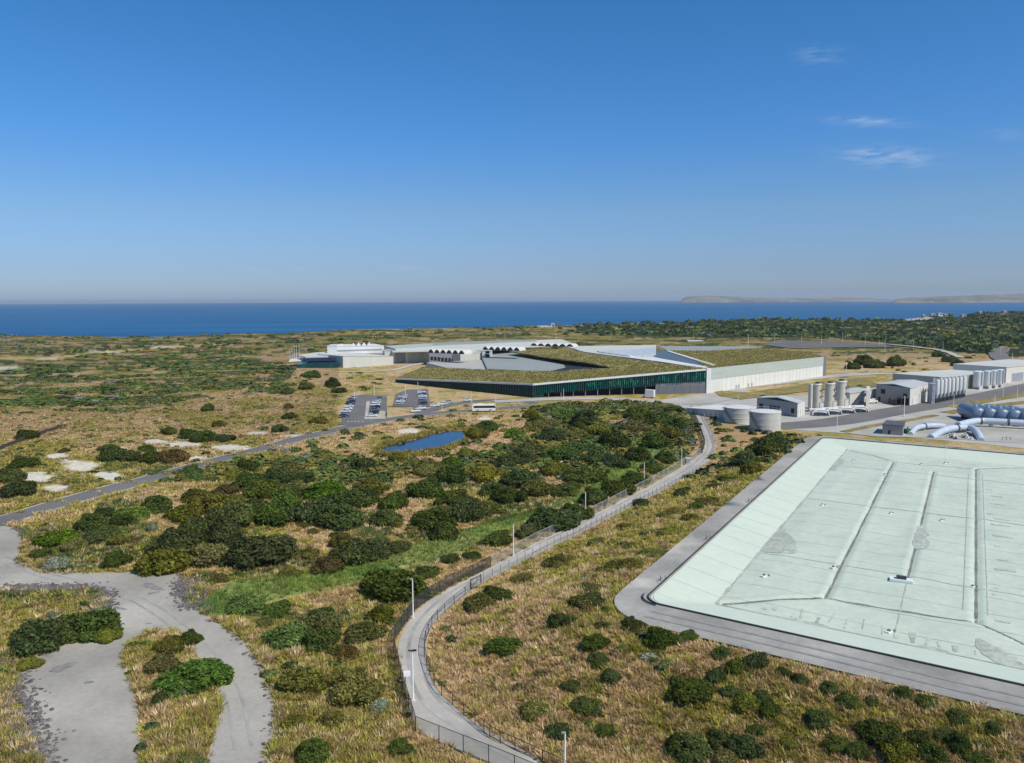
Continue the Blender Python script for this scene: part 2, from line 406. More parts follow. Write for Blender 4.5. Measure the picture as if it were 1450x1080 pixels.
SWALE = [(275, 858), (330, 822), (430, 812), (500, 792), (620, 766), (700, 738), (800, 712), (860, 668), (900, 628), (935, 615), (945, 640), (900, 675), (830, 706), (740, 742), (640, 790), (560, 815), (470, 835), (400, 850), (300, 875)]
HEATH = [(-400, 500), (40, 495), (200, 500), (330, 490), (420, 520), (400, 555), (300, 560), (170, 585), (0, 580), (-400, 585)]
RIGHT_FAR = [(800, 440), (1900, 420), (1900, 500), (1430, 505), (1290, 490), (1180, 478), (1000, 478), (820, 472)]
LEFT_FIELD = [(-400, 585), (170, 585), (300, 562), (430, 555), (480, 560), (480, 590), (500, 600), (250, 668), (0, 738), (-400, 850)]
BERM = [(1010, 660), (1130, 612), (1120, 650), (1010, 725), (905, 810), (880, 845), (800, 830), (700, 850), (660, 850), (770, 790), (870, 740)]
SAND = [(50, 675, 25, 7), (113, 659, 28, 7), (152, 674, 20, 7), (78, 691, 20, 6), (80, 645, 15, 4), (220, 625, 15, 3), (262, 629, 26, 3.2), (325, 634, 25, 4), (273, 649, 15, 3), (173, 635, 7, 2), (363, 613, 14, 2), (417, 617, 17, 2), (272, 698, 10, 3), (370, 679, 6, 2), (377, 672, 6, 2), (430, 671, 6, 2), (582, 610, 19, 3.6), (527, 651, 20, 2.5), (478, 658, 9, 2), (800, 655, 9, 4), (870, 653, 8, 4), (688, 592, 10, 3), (5, 521, 30, 2), (60, 509, 18, 2), (150, 498, 22, 1.6), (230, 491, 20, 1.5), (770, 462, 12, 1.5)]
BARE = [(1012, 605), (1035, 598), (1095, 612), (1050, 628), (1018, 648)]
GAPS = [[(665, 590), (760, 598), (700, 640), (600, 660), (585, 645)], [(556, 678), (604, 668), (606, 760), (556, 752)], [(385, 738), (430, 716), (440, 745), (486, 766), (440, 778)], [(740, 668), (790, 655), (800, 680), (770, 712), (735, 700)]]
ISLE_R = [(1010, 553), (1060, 556), (1160, 541), (1225, 535), (1250, 548), (1160, 552), (1100, 560), (1050, 566), (1020, 562)]
PLANT_PAVED = [(935, 566), (1010, 556), (1100, 560), (1150, 560), (1240, 548), (1330, 530), (1500, 505), (1500, 640), (1240, 616), (1137, 610), (1100, 606), (1020, 598), (975, 580)]
C_TAN = np.array([.45, .325, .165]); C_PINK = np.array([.48, .335, .20]); C_STRAW = np.array([.45, .36, .14]); C_OLIVE = np.array([.29, .25, .060])
C_GREEN = np.array([.105, .145, .036]); C_DARK = np.array([.050, .070, .024]); C_REED = np.array([.15, .225, .048]); C_SAND = np.array([.62, .575, .47]); C_RUST = np.array([.21, .13, .06]); C_ORANGE = np.array([.36, .235, .115])
def st(v): return np.clip((v - .5) * 2.1 + .5, 0, 1)
def cover(x, y, z):
    px, py = project(x, y, z)
    front = y > 30
    wx = px + (fbm(x, y, 9, 3, 31) - .5) * 26 * np.clip(130 / y, .15, 1); wy = py + (fbm(x, y, 9, 3, 32) - .5) * 16 * np.clip(130 / y, .1, 1)
    n1 = st(fbm(x, y, 30, 3, 41)); n2 = st(fbm(x, y, 7, 4, 42)); n3 = st(fbm(x, y, 16, 4, 43)); n4 = st(fbm(x, y, 2.2, 3, 44))
    n5 = st(fbm(x / 3.0, y, 11, 4, 45))
    g = np.full(px.shape, .06); o = np.full(px.shape, .36)
    def setz(poly, gg, oo, warp=True):
        m = inpoly(wx if warp else px, wy if warp else py, poly); g[m] = gg; o[m] = oo; return m
    far = (py < 500) & (py > 380); g[far] = .48; o[far] = .62
    setz(HEATH, .50, .5); setz(LEFT_FIELD, .10, .42); setz(RIGHT_FAR, .78, .6); setz(THICKET, .52, .5)
    for gp in GAPS: setz(gp, .04, .12); setz(BERM, .12, .62)
    m_isl = setz(ISLAND, .1, .8); setz(ISLE_R, .12, .7)
    w = (wy > 640) & (wy < 1100) & (wx < 560) & ~inpoly(wx, wy, THICKET); g[w] = .28; o[w] = .62
    base = C_TAN + (C_PINK - C_TAN) * n1[:, None] + (C_STRAW - C_TAN) * (n3[:, None] - .3) * .8
    so_ = sst(-.10, .10, o - (.65 * n3 + .35 * n2))[:, None]; col = base * (1 - so_) + C_OLIVE * so_
    ru = sst(.72, .85, .5 * n2 + .5 * n4)[:, None] * .5; col = col * (1 - ru) + C_RUST * ru
    sg = sst(-.07, .07, g - (.65 * n5 + .35 * n2))[:, None]; gc = C_GREEN + (C_DARK - C_GREEN) * n4[:, None]; col = col * (1 - sg) + gc * sg
    sw = inpoly(wx, wy, SWALE)[:, None] * (.55 + .45 * n2[:, None]); col = col * (1 - sw) + C_REED * sw
    fr_ = inpoly(wx, wy, RIGHT_FAR)[:, None] * sg * .45; col = col * (1 - fr_)
    ba = inpoly(wx, wy, BARE)[:, None] * .85; col = col * (1 - ba) + C_ORANGE * ba
    for (cx, cy, rx, ry) in SAND:
        q = ((px - cx) / rx) ** 2 + ((py - cy) / ry) ** 2 + (fbm(x, y, 5, 3, 51) - .5) * 2.6
        k = sst(1.25, .7, q)[:, None]; col = col * (1 - k) + C_SAND * k
    be = sst(1.2, .7, ((px - 1297) / 24) ** 2 + ((py - 450.5) / 3.6) ** 2)[:, None]; col = col * (1 - be) + C_SAND * be
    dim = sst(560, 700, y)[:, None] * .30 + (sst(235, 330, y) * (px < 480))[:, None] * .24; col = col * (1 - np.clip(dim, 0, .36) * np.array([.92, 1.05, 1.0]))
    # faint sandy tracks over the left dunes
    tr = sst(1.6, .4, np.abs(py - np.interp(px, [0, 60, 150, 260, 330], [507, 508, 498, 490, 487])) / 1.3)[:, None] * (px < 330)[:, None] * .6
    col = col * (1 - tr) + C_STRAW * 1.15 * tr
    return np.where(front[:, None], col, C_TAN), px, py

ts = np.concatenate([np.linspace(-2.4, -.92, 40), np.linspace(-.9, .9, 1080), np.linspace(.92, 2.4, 40)])
ys = [8.0]
while ys[-1] < 2500:
    y = ys[-1]; ys.append(y + (3.0 if y < 55 else min(13, max(.55, y * y / (50 * 788) * 1.25))))
ys = np.array(ys)
TT, YY = np.meshgrid(ts, ys); gx = (TT * YY).ravel(); gy = YY.ravel(); gz = terrain(gx, gy)
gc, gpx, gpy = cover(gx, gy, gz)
nc = len(ts); nr = len(ys)
i0 = (np.arange(nr - 1)[:, None] * nc + np.arange(nc - 1)[None, :]).ravel()
gf = np.stack([i0, i0 + 1, i0 + nc + 1, i0 + nc], 1)
M_GROUND = mat_attr("dry_ground", .95, .1, .22, 1.4, .16, .25, bump=.5)
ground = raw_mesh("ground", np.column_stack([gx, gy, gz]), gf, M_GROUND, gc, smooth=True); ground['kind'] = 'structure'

# ------------------------------------------------------------------ sea, far capes
def sea_mat():
    m = bpy.data.materials.new("sea_water"); m.use_nodes = True; n = m.node_tree.nodes; l = m.node_tree.links; b = n["Principled BSDF"]
    b.inputs['Base Color'].default_value = (.010, .062, .175, 1); b.inputs['Roughness'].default_value = .42; b.inputs['Specular IOR Level'].default_value = .12
    t = n.new("ShaderNodeTexCoord"); mp = n.new("ShaderNodeMapping"); mp.inputs['Scale'].default_value = (.0007, .006, 1); l.new(t.outputs['Object'], mp.inputs[0])
    no = n.new("ShaderNodeTexNoise"); no.inputs['Scale'].default_value = 1; no.inputs['Detail'].default_value = 8; no.inputs['Roughness'].default_value = .65; l.new(mp.outputs[0], no.inputs['Vector'])
    cr = n.new("ShaderNodeValToRGB"); cr.color_ramp.elements[0].position = .40; cr.color_ramp.elements[0].color = (.003, .066, .175, 1); cr.color_ramp.elements[1].position = .62; cr.color_ramp.elements[1].color = (.009, .122, .262, 1)
    l.new(no.outputs[0], cr.inputs[0]); l.new(cr.outputs[0], b.inputs['Base Color'])
    return m
rr = np.array([0, 600, 1500, 3000, 6000, 12000, 20000, 30000.]); aa = np.linspace(0, 2 * math.pi, 97)[:-1]
SV = np.array([[r * math.sin(a), r * math.cos(a) if r > 0 else 0, -15.0] for r in rr[1:] for a in aa])
SF = np.array([(i * 96 + k, (i + 1) * 96 + k, (i + 1) * 96 + (k + 1) % 96, i * 96 + (k + 1) % 96) for i in range(len(rr) - 2) for k in range(96)])
sea = raw_mesh("sea", SV, SF, sea_mat()); sea['kind'] = 'structure'

def cape(name, prof, dist, depth, m):
    V = []; n = 5
    pts = densify(prof, 3.5, False)
    for i, (px, py) in enumerate(pts):
        t = (px - 725) / FPX; x = t * dist; h = max(2.0, (hz(x, dist, py) + 15) * .9 + (fbm(np.array([px * 1.0]), np.array([3.0]), 9, 3, 61)[0] - .5) * 14)
        if i in (0, len(pts) - 1): h = 1.0
        for k, (dy, f) in enumerate(((-depth * .5, 0), (-depth * .42, .35 + .3 * random.random()), (0, 1), (depth * .4, .6), (depth * .6, 0))):
            V.append((t * (dist + dy), dist + dy, -16 + (h + 1) * f))
    fs = [(i * n + k, (i + 1) * n + k, (i + 1) * n + k + 1, i * n + k + 1) for i in range(len(pts) - 1) for k in range(n - 1)]
    o = raw_mesh(name, np.array(V), np.array(fs), m, smooth=False); o['kind'] = 'structure'; return o
M_HILL = mat("hill_scrub", (.20, .18, .13), .95, .5, .0022, 0, 0, .1, .3, .012)
cape("cape_hills", [(962, 424), (970, 420), (980, 418), (1003, 417.5), (1028, 418.6), (1050, 420), (1090, 421.2), (1160, 421.6), (1178, 420.2), (1200, 420.6), (1240, 422.2), (1262, 423)], 15500, 1500, M_HILL)
cape("coast_hills", [(1262, 423), (1290, 420), (1320, 418.5), (1350, 417.6), (1372, 417.4), (1400, 415.8), (1430, 415), (1450, 413.5), (1500, 411), (1600, 408), (1800, 405), (2000, 404)], 11500, 2200, M_HILL)

# ------------------------------------------------------------------ roads, yards, pond
def road_mat(name, col, var=.08, s1=.5, v2=.12, s2=.06, rough=.9): return mat(name, col, rough, var, s1, .1, 0, .2, v2, s2)
M_GRAV = road_mat("pale_gravel", (.355, .332, .285), .10, 1.6, .26, .07)
M_TRACK = road_mat("grey_gravel", (.328, .318, .285), .10, 1.5, .24, .10)
M_CONC = road_mat("path_concrete", (.42, .395, .345), .08, 1.2, .18, .10)
M_ASPH = road_mat("worn_asphalt", (.158, .152, .143), .07, 1.0, .12, .05)
M_ASPH2 = road_mat("plant_asphalt", (.165, .158, .148), .07, 1.0, .14, .05)
M_YARD = road_mat("yard_concrete", (.42, .402, .36), .06, .6, .15, .06)
M_LINE = mat("line_paint", (.78, .78, .74), .7, .1, 2)
M_KERB = mat("kerb_concrete", (.5, .49, .46), .85, .1, 1)

def offset_line(line, d):
    p = np.array(line, float); t = np.gradient(p, axis=0); t /= np.linalg.norm(t, axis=1)[:, None] + 1e-9; n = np.column_stack([-t[:, 1], t[:, 0]]); return p + n * d
area("gravel_yard", chaikin(world_px(GRAVEL), 1, True), M_GRAV, .10, 2.5, rough_edge=.5, holes=[chaikin(world_px(ISLAND), 1, True)])
path_poly = [p for p in chaikin(world_px(PATH_L), 2)] + [p for p in chaikin(world_px(PATH_R), 2)]
area("path", path_poly, M_CONC, .10, 2.5)
M_SMUDGE = mat("damp_gravel", (.245, .235, .215), .9, .25, .8, 0, 0, .2, .2, .2)
for ln, w in (([(205, 825), (215, 832), (232, 836)], 1.6), ([(208, 842), (228, 838)], 1.0), ([(70, 952), (90, 946), (108, 938)], 2.2), ([(118, 968), (134, 966)], .7), ([(60, 925), (75, 930)], 1.2), ([(320, 950), (332, 948)], .7), ([(160, 860), (180, 864)], .6), ([(205, 884), (216, 883)], .5)):
    strip("damp_patch", chaikin(world_px(ln), 2), [w * .3, w, w * .8, w * .25], M_SMUDGE, .13, .8, cross=3)
for d_ in (-.9, .9):
    for ln in ([(0, 790), (90, 824), (170, 836), (232, 870), (285, 915), (330, 975), (345, 1060)],):
        strip("wheel_rut", offset_line(chaikin(world_px(ln), 2), d_), .38, mat("faint_rut", (.345, .33, .297), .9, .15, .5, 0, 0, .2, .15, .2), .125, 2, cross=2)
for d_ in (-.95, .95):
    strip("path_wear", offset_line(np.array(chaikin([tuple((np.array(a) + np.array(b)) / 2) for a, b in zip(densify(world_px(PATH_L), 1e9, False), densify(world_px(PATH_R)[::-1], 1e9, False))][:1] + [P(*q)[:2] for q in [(640, 1020), (600, 985), (588, 940), (588, 905), (605, 872), (655, 832), (740, 786), (840, 738), (920, 696), (980, 664), (1003, 643), (1008, 630), (999, 606), (984, 580)]], 2)), d_)[3:], .55, mat("worn_concrete", (.345, .335, .315), .9, .18, .5, 0, 0, .2, .2, .15), .125, 2, cross=2)
ACC = [(-90, 768), (0, 738), (100, 708), (200, 682), (300, 654), (400, 627), (450, 615), (503, 602), (560, 592), (620, 584.5), (680, 580.5), (740, 576), (763, 574)]
acc = chaikin(world_px(ACC), 2)
def ribbon_poly(line, w):
    p = np.array(line, float); t = np.gradient(p, axis=0); t /= np.linalg.norm(t, axis=1)[:, None] + 1e-9; n = np.column_stack([-t[:, 1], t[:, 0]])
    return [tuple(q) for q in np.vstack([p + n * w / 2, (p - n * w / 2)[::-1]])]
def offset_line(line, d):
    p = np.array(line, float); t = np.gradient(p, axis=0); t /= np.linalg.norm(t, axis=1)[:, None] + 1e-9; n = np.column_stack([-t[:, 1], t[:, 0]]); return p + n * d
area("access_road", ribbon_poly(acc, 7.4), M_ASPH, .13, 3)
for sgn in (-1, 1):
    strip("road_edge", offset_line(acc, sgn * 3.9)[6:], .5, M_KERB, .16, 3, cross=2)
BR = chaikin(world_px([(596, 585), (625, 576), (660, 569), (700, 566), (735, 567), (757, 571)]), 2)
area("loop_road", ribbon_poly(BR, 6.5), M_ASPH, .17, 3)
strip("loop_kerb", offset_line(BR, 3.5), .4, M_KERB, .2, 3, cross=2); strip("loop_kerb", offset_line(BR, -3.5)[8:], .4, M_KERB, .2, 3, cross=2)
area("car_park", world_px([(478, 601), (486, 594), (482, 590), (496, 562), (512, 559), (545, 560), (548, 563), (548, 594), (523, 595), (516, 604)]), M_ASPH, .21, 3)
area("car_park", world_px([(556, 576), (560, 558), (577, 552), (606, 551), (609, 574), (600, 583), (588, 586), (585, 576)]), M_ASPH, .21, 3)
area("traffic_island", world_px([(519, 569), (524, 568), (521, 590), (546, 590), (546, 594), (516, 594)]), M_YARD, .28, 2)
area("traffic_island", world_px([(536, 583), (546, 582), (545, 593), (534, 593)]), mat("island_sand", (.45, .40, .28)), .33, 2)
for k in range(5):                                         # give-way bars where the car park meets the road
    a = Pz(492 + 5 * k, 597.5, 0); b = Pz(494.4 + 5 * k, 597.5, 0); strip("road_marking", [a[:2], b[:2]], .9, M_LINE, .30, 1, cross=2)
area("pond", chaikin(world_px(POND), 2, True), glassy("pond_water", (.010, .032, .072), .10, .5, .2, .2), .12, 4, rough_edge=2.2)
area("plant_yard", world_px(PLANT_PAVED), M_YARD, .10, 5)
PR = chaikin([Pz(*q)[:2] for q in [(1095, 604), (1150, 601), (1200, 595), (1250, 585), (1300, 577), (1350, 569), (1400, 560), (1450, 549), (1530, 531)]], 2)
area("plant_road", ribbon_poly(PR, 15), M_ASPH2, .16, 4)
WR = chaikin([Pz(*q)[:2] for q in [(1035, 549), (1090, 543), (1157, 534), (1200, 531), (1250, 528), (1310, 533), (1360, 534)]], 2)
area("plant_road", ribbon_poly(WR, 13), M_YARD, .20, 4)
FR = chaikin([Pz(*q)[:2] for q in [(700, 569), (760, 566), (830, 564), (880, 566), (930, 568), (980, 572), (1020, 566), (1050, 556), (1042, 549)]], 2)
area("plant_road", ribbon_poly(FR, 10), M_YARD, .24, 4)
area("pipe_yard", [Pz(*q)[:2] for q in [(1195, 613), (1290, 597), (1360, 585), (1450, 573), (1560, 560), (1560, 630), (1450, 627), (1290, 620), (1240, 619)]], road_mat("yard_gravel", (.395, .378, .335), .1, 1.2, .15, .08), .18, 4)
for ln, w in (([(1195, 612), (1240, 602), (1290, 595), (1325, 588)], 3.5), ([(1340, 585), (1400, 575), (1450, 570), (1520, 562)], 6), ([(1350, 577), (1400, 567), (1450, 559), (1520, 548)], 7)):
    area("verge", ribbon_poly(chaikin([Pz(*q)[:2] for q in ln], 1), w), mat("verge_grass", (.24, .20, .075), .95, .35, .5, .4, 0, .1, .3, .12), .26, 3)
area("verge", [Pz(*q)[:2] for q in ISLE_R], mat("verge_grass", (.24, .20, .075)), .32, 4)
area("far_car_park", [Pz(*q)[:2] for q in [(1074, 491.5), (1105, 486.5), (1200, 486), (1240, 488.5), (1268, 492), (1180, 493.5), (1120, 494.5)]], mat("far_asphalt", (.135, .125, .115), .9, .2, .05), .5, 12)
strip("far_road", [Pz(*q)[:2] for q in [(1236, 488), (1290, 492), (1325, 496), (1345, 500), (1360, 507)]], 6, M_YARD, .9, 6)
strip("far_road", [Pz(*q)[:2] for q in [(1450, 518), (1428, 514), (1416, 507), (1412, 500), (1420, 494)]], 14, M_ASPH2, .8, 6)
strip("far_road", [Pz(*q)[:2] for q in [(480, 532), (520, 529), (557, 525), (580, 519), (600, 515)]], 4, M_KERB, .25, 4)

# ------------------------------------------------------------------ covered basin
def rrect(u0, u1, v0, v1, r, n=8):
    out = []
    for cu, cv, a0 in ((u0 + r, v0 + r, 180), (u1 - r, v0 + r, 270), (u1 - r, v1 - r, 0), (u0 + r, v1 - r, 90)):
        for k in range(n + 1):
            a = R(a0 + 90 * k / n); out.append((cu + r * math.cos(a), cv + r * math.sin(a)))
    return out
area("perimeter_track", [uvw(*q) for q in rrect(-4.9, L_WID + 5.5, -8.0, L_LEN + 4.5, 9)], M_TRACK, .38, 4, holes=[[uvw(*q) for q in rrect(.25, L_WID - .25, .25, L_LEN - .25, 2.8)]])
strip("wheel_rut", [uvw(u, -5.6 + .2 * math.sin(u / 9)) for u in range(2, 64, 2)], .5, mat("rut_gravel", (.27, .265, .26), .9, .2, .8), .43, 2, cross=2)
strip("wheel_rut", [uvw(u, -3.4 + .2 * math.sin(u / 9)) for u in range(2, 64, 2)], .5, mat("rut_gravel", (.27, .265, .26)), .43, 2, cross=2)
CZ = 3.5
basin = thing("covered_basin", (*LC, CREST), "huge flat basin under a pale mint membrane ringed by a grey gravel track", "covered basin")
M_MEMB = mat("mint_membrane", (.535, .60, .485), .55, .06, .06, .25, 0, .3, .06, .9)
M_LINER = mat("slope_membrane", (.575, .645, .525), .55, .03, .1, .04, 0, .3, .03, .6)
M_STAIN = mat("ponding_dirt", (.42, .46, .375), .6, .2, .3, 0, 0, .3, .2, 1.6)
M_FAINT = mat("faint_dirt", (.46, .51, .415), .6, .15, .4, 0, 0, .3, .2, 1.6)
M_GROOVE = mat("groove_silt", (.21, .22, .18), .7, .35, .4, 0, 0, .3, .25, 2)
M_DARKSTEEL = mat("dark_steel", (.045, .05, .055), .55, .2, 1)
M_PALE = mat("pale_fitting", (.72, .78, .74), .5, .06, 1)
IN0, IN1, JN0, JN1 = 8.3, L_WID - 8.3, 8.2, L_LEN - 8
def ring(name, A, B, za, zb, m):
    n = len(A); V = [(*uvw(*p), za) for p in A] + [(*uvw(*p), zb) for p in B]
    mb = MB().add(V, [(i, (i + 1) % n, (i + 1) % n + n, i + n) for i in range(n)]); return mb
n_ = 12
A = rrect(0, L_WID, 0, L_LEN, 2.6, n_); Bq = rrect(IN0, IN1, JN0, JN1, .3, n_)
ring("slope_liner", A, Bq, CREST + .12, CZ, None).build("slope_liner", M_LINER, basin, True)
# floating cover: slightly billowed sheet with shallow troughs
gu, gv = np.meshgrid(np.linspace(IN0, IN1, 120), np.linspace(JN0, JN1, 240)); gu = gu.ravel(); gv = gv.ravel()
edge = np.minimum(np.minimum(gu - IN0, IN1 - gu), np.minimum(gv - JN0, JN1 - gv))
hzz = CZ + ((fbm(gu, gv, 9, 3, 71) - .45) * .7 + .12) * sst(0, 5, edge)
def trough(u0, v0, u1, v1):
    d = np.array([u1 - u0, v1 - v0]); L = np.hypot(*d); d /= L; t = np.clip((gu - u0) * d[0] + (gv - v0) * d[1], 0, L)
    return np.hypot(gu - u0 - d[0] * t, gv - v0 - d[1] * t)
PKA, PKB, PKC, PKD = (22.5, 20.0), (42.8, 21.6), (22.5, JN1 - 13), (42.8, JN1 - 13)
TROUGHS = [(PKA, PKC), (PKB, PKD), ((9.2, 9.2), PKA), (PKA, PKB), (PKB, (IN1 - .8, 9.0)), ((9.2, JN1 - 1), PKC), (PKC, PKD), (PKD, (IN1 - .8, JN1 - 1)), ((33, 36), (33, JN1 - 22))]
for (p, q) in TROUGHS: dt_ = trough(*p, *q); hzz = hzz - .22 * np.exp(-(dt_ / .5) ** 2) + .05 * np.exp(-((dt_ - 1.1) / .5) ** 2)
W2 = np.array([uvw(a, b) for a, b in zip(gu, gv)]); i0 = (np.arange(239)[:, None] * 120 + np.arange(119)[None, :]).ravel()
lo = np.array([*LC, CREST])
cov = raw_mesh("floating_cover", np.column_stack([W2, hzz]) - lo, np.stack([i0, i0 + 1, i0 + 121, i0 + 120], 1), M_MEMB, smooth=True); cov.parent = basin
from bisect import bisect
def cover_z(u, v):
    a = (u - IN0) / (IN1 - IN0) * 119; b = (v - JN0) / (JN1 - JN0) * 239; a = min(max(a, 0), 118.999); b = min(max(b, 0), 238.999); i, j = int(a), int(b); fa, fb = a - i, b - j; Z = hzz.reshape(240, 120)
    return (Z[j, i] * (1 - fa) + Z[j, i + 1] * fa) * (1 - fb) + (Z[j + 1, i] * (1 - fa) + Z[j + 1, i + 1] * fa) * fb
def groove(name, pts, w, m, off, wob=0):
    pts = densify(pts, .7, False); V = []
    for i, p in enumerate(pts):
        t = pts[min(i + 1, len(pts) - 1)] - pts[max(i - 1, 0)]; t /= np.hypot(*t) + 1e-9; nn = np.array([-t[1], t[0]])
        ww = w * (1 + wob * (2 * fbm(np.array([p[0] * 1.]), np.array([p[1] * 1.]), 2.5, 2, 77)[0] - 1))
        for k in (-.5, .5): q = p + nn * ww * k; V.append((*uvw(*q), cover_z(*q) + off))
    return MB().add(V, [(2 * i, 2 * i + 1, 2 * i + 3, 2 * i + 2) for i in range(len(pts) - 1)]).build(name, m, basin)
def on_cover(px, py): return np.array(luv(*Pz(px, py, CZ)[:2]))
for (p, q) in TROUGHS: groove("drain_trough", [p, q], .42, M_GROOVE, .05, .35)
for off in (-1.7, 1.5): groove("weld_seam", [(PKB[0] + off, PKB[1] + 4), (PKD[0] + off, PKD[1] - 8)], .16, M_STAIN, .05, .5)
VW = on_cover(1182, 801)[1]
for v in (VW, VW + 46, VW + 88): groove("weld_seam", [(IN0 + .4, v), (IN1 - .4, v + .2)], .22, M_STAIN, .045, .5)
groove("weld_seam", [(33, 10), (33, 36)], .16, M_STAIN, .045, .5)
groove("crease", [(IN0 + .1, JN0 + .3), (IN0 + .1, JN1 - .3)], .55, M_STAIN, .06, .9)
groove("crease", [(IN0 + 1, JN0 + .1), (IN1 - 1, JN0 + .1)], .3, M_STAIN, .06, .6)
M_WELD = mat("weld_film", (.485, .545, .44), .6, .1, .4); M_WELD2 = mat("slope_weld_film", (.535, .60, .49), .6, .05, .4)
for k in range(21): groove("weld_seam", [(IN0 + .3, JN0 + 4 + 7 * k), (IN1 - .3, JN0 + 4.1 + 7 * k)], .08, M_WELD, .04, .6)
mb = MB()
for k in range(22):                                         # faint welds running down the slope sheets
    v = 4 + 7.1 * k; a_, b_ = uvw(.3, v), uvw(IN0, v); e_ = LV * .04
    mb.add([(*(a_ - e_), CREST + .12 - .06 + .03), (*(a_ + e_), CREST + .12 - .06 + .03), (*(b_ + e_), CZ + .03), (*(b_ - e_), CZ + .03)], [(0, 1, 2, 3)])
mb.build("weld_seam", M_WELD2, basin)
def stain(pts_px):
    q = [on_cover(*p) for p in pts_px]; q = chaikin(q, 2, True); q = densify(q, .8)
    q = [p + (np.array([fbm(p[0], p[1], 1.6, 2, 5), fbm(p[0], p[1], 1.6, 2, 6)]) - .5) * 1.4 for p in q]
    V = [(*uvw(*p), cover_z(*p) + .055) for p in q]
    tr = tessellate_polygon([[Vector((p[0], p[1], 0)) for p in q]])
    MB().add(V, [tuple(t) for t in tr]).build("dirt_stain", M_STAIN, basin)
stain([(1072, 779), (1105, 746), (1118, 757), (1129, 774), (1128, 787), (1100, 785)])
stain([(1302, 737), (1310, 752), (1320, 776), (1306, 781), (1290, 780)])
stain([(1378, 905), (1410, 915), (1448, 940), (1448, 950), (1405, 935), (1380, 920)])
stain([(1080, 872), (1130, 876), (1170, 886), (1160, 896), (1110, 889), (1075, 880)])
stain([(1300, 912), (1345, 920), (1340, 932), (1310, 930)])
stain([(1170, 664), (1185, 650), (1198, 652), (1190, 660), (1180, 667)])
for k in range(26):                                         # dirt runs and puddle marks on the front slope of the cover
    u = 11 + k * 2.0 + random.uniform(-.6, .6); v0 = 9.2 + random.uniform(0, 1.2); L = random.uniform(.8, 4.5) if k > 4 else random.uniform(.5, 2)
    groove("dirt_run", [(u, v0), (u + random.uniform(-.3, .3), v0 + L)], random.uniform(.15, .6), M_FAINT if k % 3 else M_STAIN, .05, .9)
for k in range(13):
    u = 44.6 + random.uniform(0, 1.6); v = 28 + k * 7 + random.uniform(-4, 4); groove("dirt_run", [(u, v), (u + random.uniform(.6, 4), v + random.uniform(-.4, .4))], random.uniform(.3, 1.3), M_FAINT, .05, .9)
for (px, py, s) in [(1208, 653, .8), (1164, 716, .9), (1082, 818, 1.1), (1261, 728, .8), (1333, 738, .8), (1259, 895, 1.1), (1304, 657, .8), (1338, 657, 1.1), (1253, 673, 1.0), (1180, 806, 1.0), (1377, 833, .9)]:
    u, v = on_cover(px, py); z = cover_z(u, v); w = uvw(u, v)
    mb = MB().box((*w, z + .12), (1.2 * s, .6 * s, .2), .6)
    h = mb.build("vent_hatch", M_PALE, basin)
    l = MB(); l.lathe((w[0], w[1], z + .24), [(.24 * s, 0), (.24 * s, .14), (.15 * s, .2)], 10)
    l.box((w[0] + .7 * s, w[1] + .1, z + .2), (.32 * s, .25 * s, .2), .3)
    c = l.build("vent_cap", mat("cap_grey", (.16, .17, .17), .6), basin); c.parent = h
u, v = on_cover(1276, 825); w = uvw(u, v); z = cover_z(u, v)
MB().box((*w, z + .2), (3.4, 1.6, .4), -.45).build("pump_pad", M_PALE, basin); MB().box((*w, z + .62), (1.5, .8, .45), -.45).build("pump", M_DARKSTEEL, basin)
w = uvw(*on_cover(1338, 657)); MB().cyl((*w, CZ), (*w, CZ + 5), .07, n=6).build("gauge_post", M_PALE, basin)
# anchor trench and low black hose around the rim
ed = [uvw(*q) for q in rrect(-.45, L_WID + .45, -.45, L_LEN + .45, 3)]; ed.append(ed[0])
MB().tube([(*p, CREST + .2) for p in densify(ed, 4, False)], .13, 6).build("rim_pipe", mat("black_pipe", (.03, .032, .035), .5), basin, True)
MB().tube([(*uvw(*q), CREST + .3) for q in rrect(-1.1, 5, -1.1, 5, 3)[:10]], .12, 6).build("corner_pipe", mat("black_pipe", (.03, .032, .035)), basin, True)
for (u, v) in [(-.6, 9), (-.6, 34), (-.6, 66)]:
    w = uvw(u - .4, v); mb = MB(); mb.cyl((*w, CREST), (*w, CREST + 1.0), .05, n=6); mb.box((*w, CREST + .5), (1.6, .05, .05), .9); mb.cyl((w[0] + .8, w[1] + .3, CREST), (w[0] + .8, w[1] + .3, CREST + .9), .05, n=6)
    mb.build("rim_rail", M_DARKSTEEL, basin)

# ------------------------------------------------------------------ fences along the path
def fence(name, line, h, gap, label, solid, post_r, post_m, mesh_m, rail_m):
    line = [np.array(p[:2], float) for p in line]; b = line[0]
    t = thing(name, (*b, terr(*b)), label, "fence"); loc = np.array(t.location)
    pts = densify(line, gap, False); pm = MB().cyl((0, 0, -.3), (0, 0, h + .05), post_r, n=6).build("fence_post", post_m, t, world=False)
    first = True
    for p in pts:
        o = pm if first else pm.copy()
        if not first: COL.objects.link(o)
        first = False; o.parent = t; o.location = (p[0] - loc[0], p[1] - loc[1], terr(*p) - loc[2] + .1)
    z = [terr(*p) + .12 for p in pts]; V = []
    for p, q in zip(pts, z): V += [(*p, q), (*p, q + h)]
    MB().add(V, [(2 * i, 2 * i + 2, 2 * i + 3, 2 * i + 1) for i in range(len(pts) - 1)]).build("wire_mesh", mesh_m, t)
    MB().tube([(*p, q + h) for p, q in zip(pts, z)], post_r * .75, 5).build("top_rail", rail_m, t)
    MB().tube([(*p, q + .15) for p, q in zip(pts, z)], post_r * .5, 5).build("bottom_rail", rail_m, t)
    return t
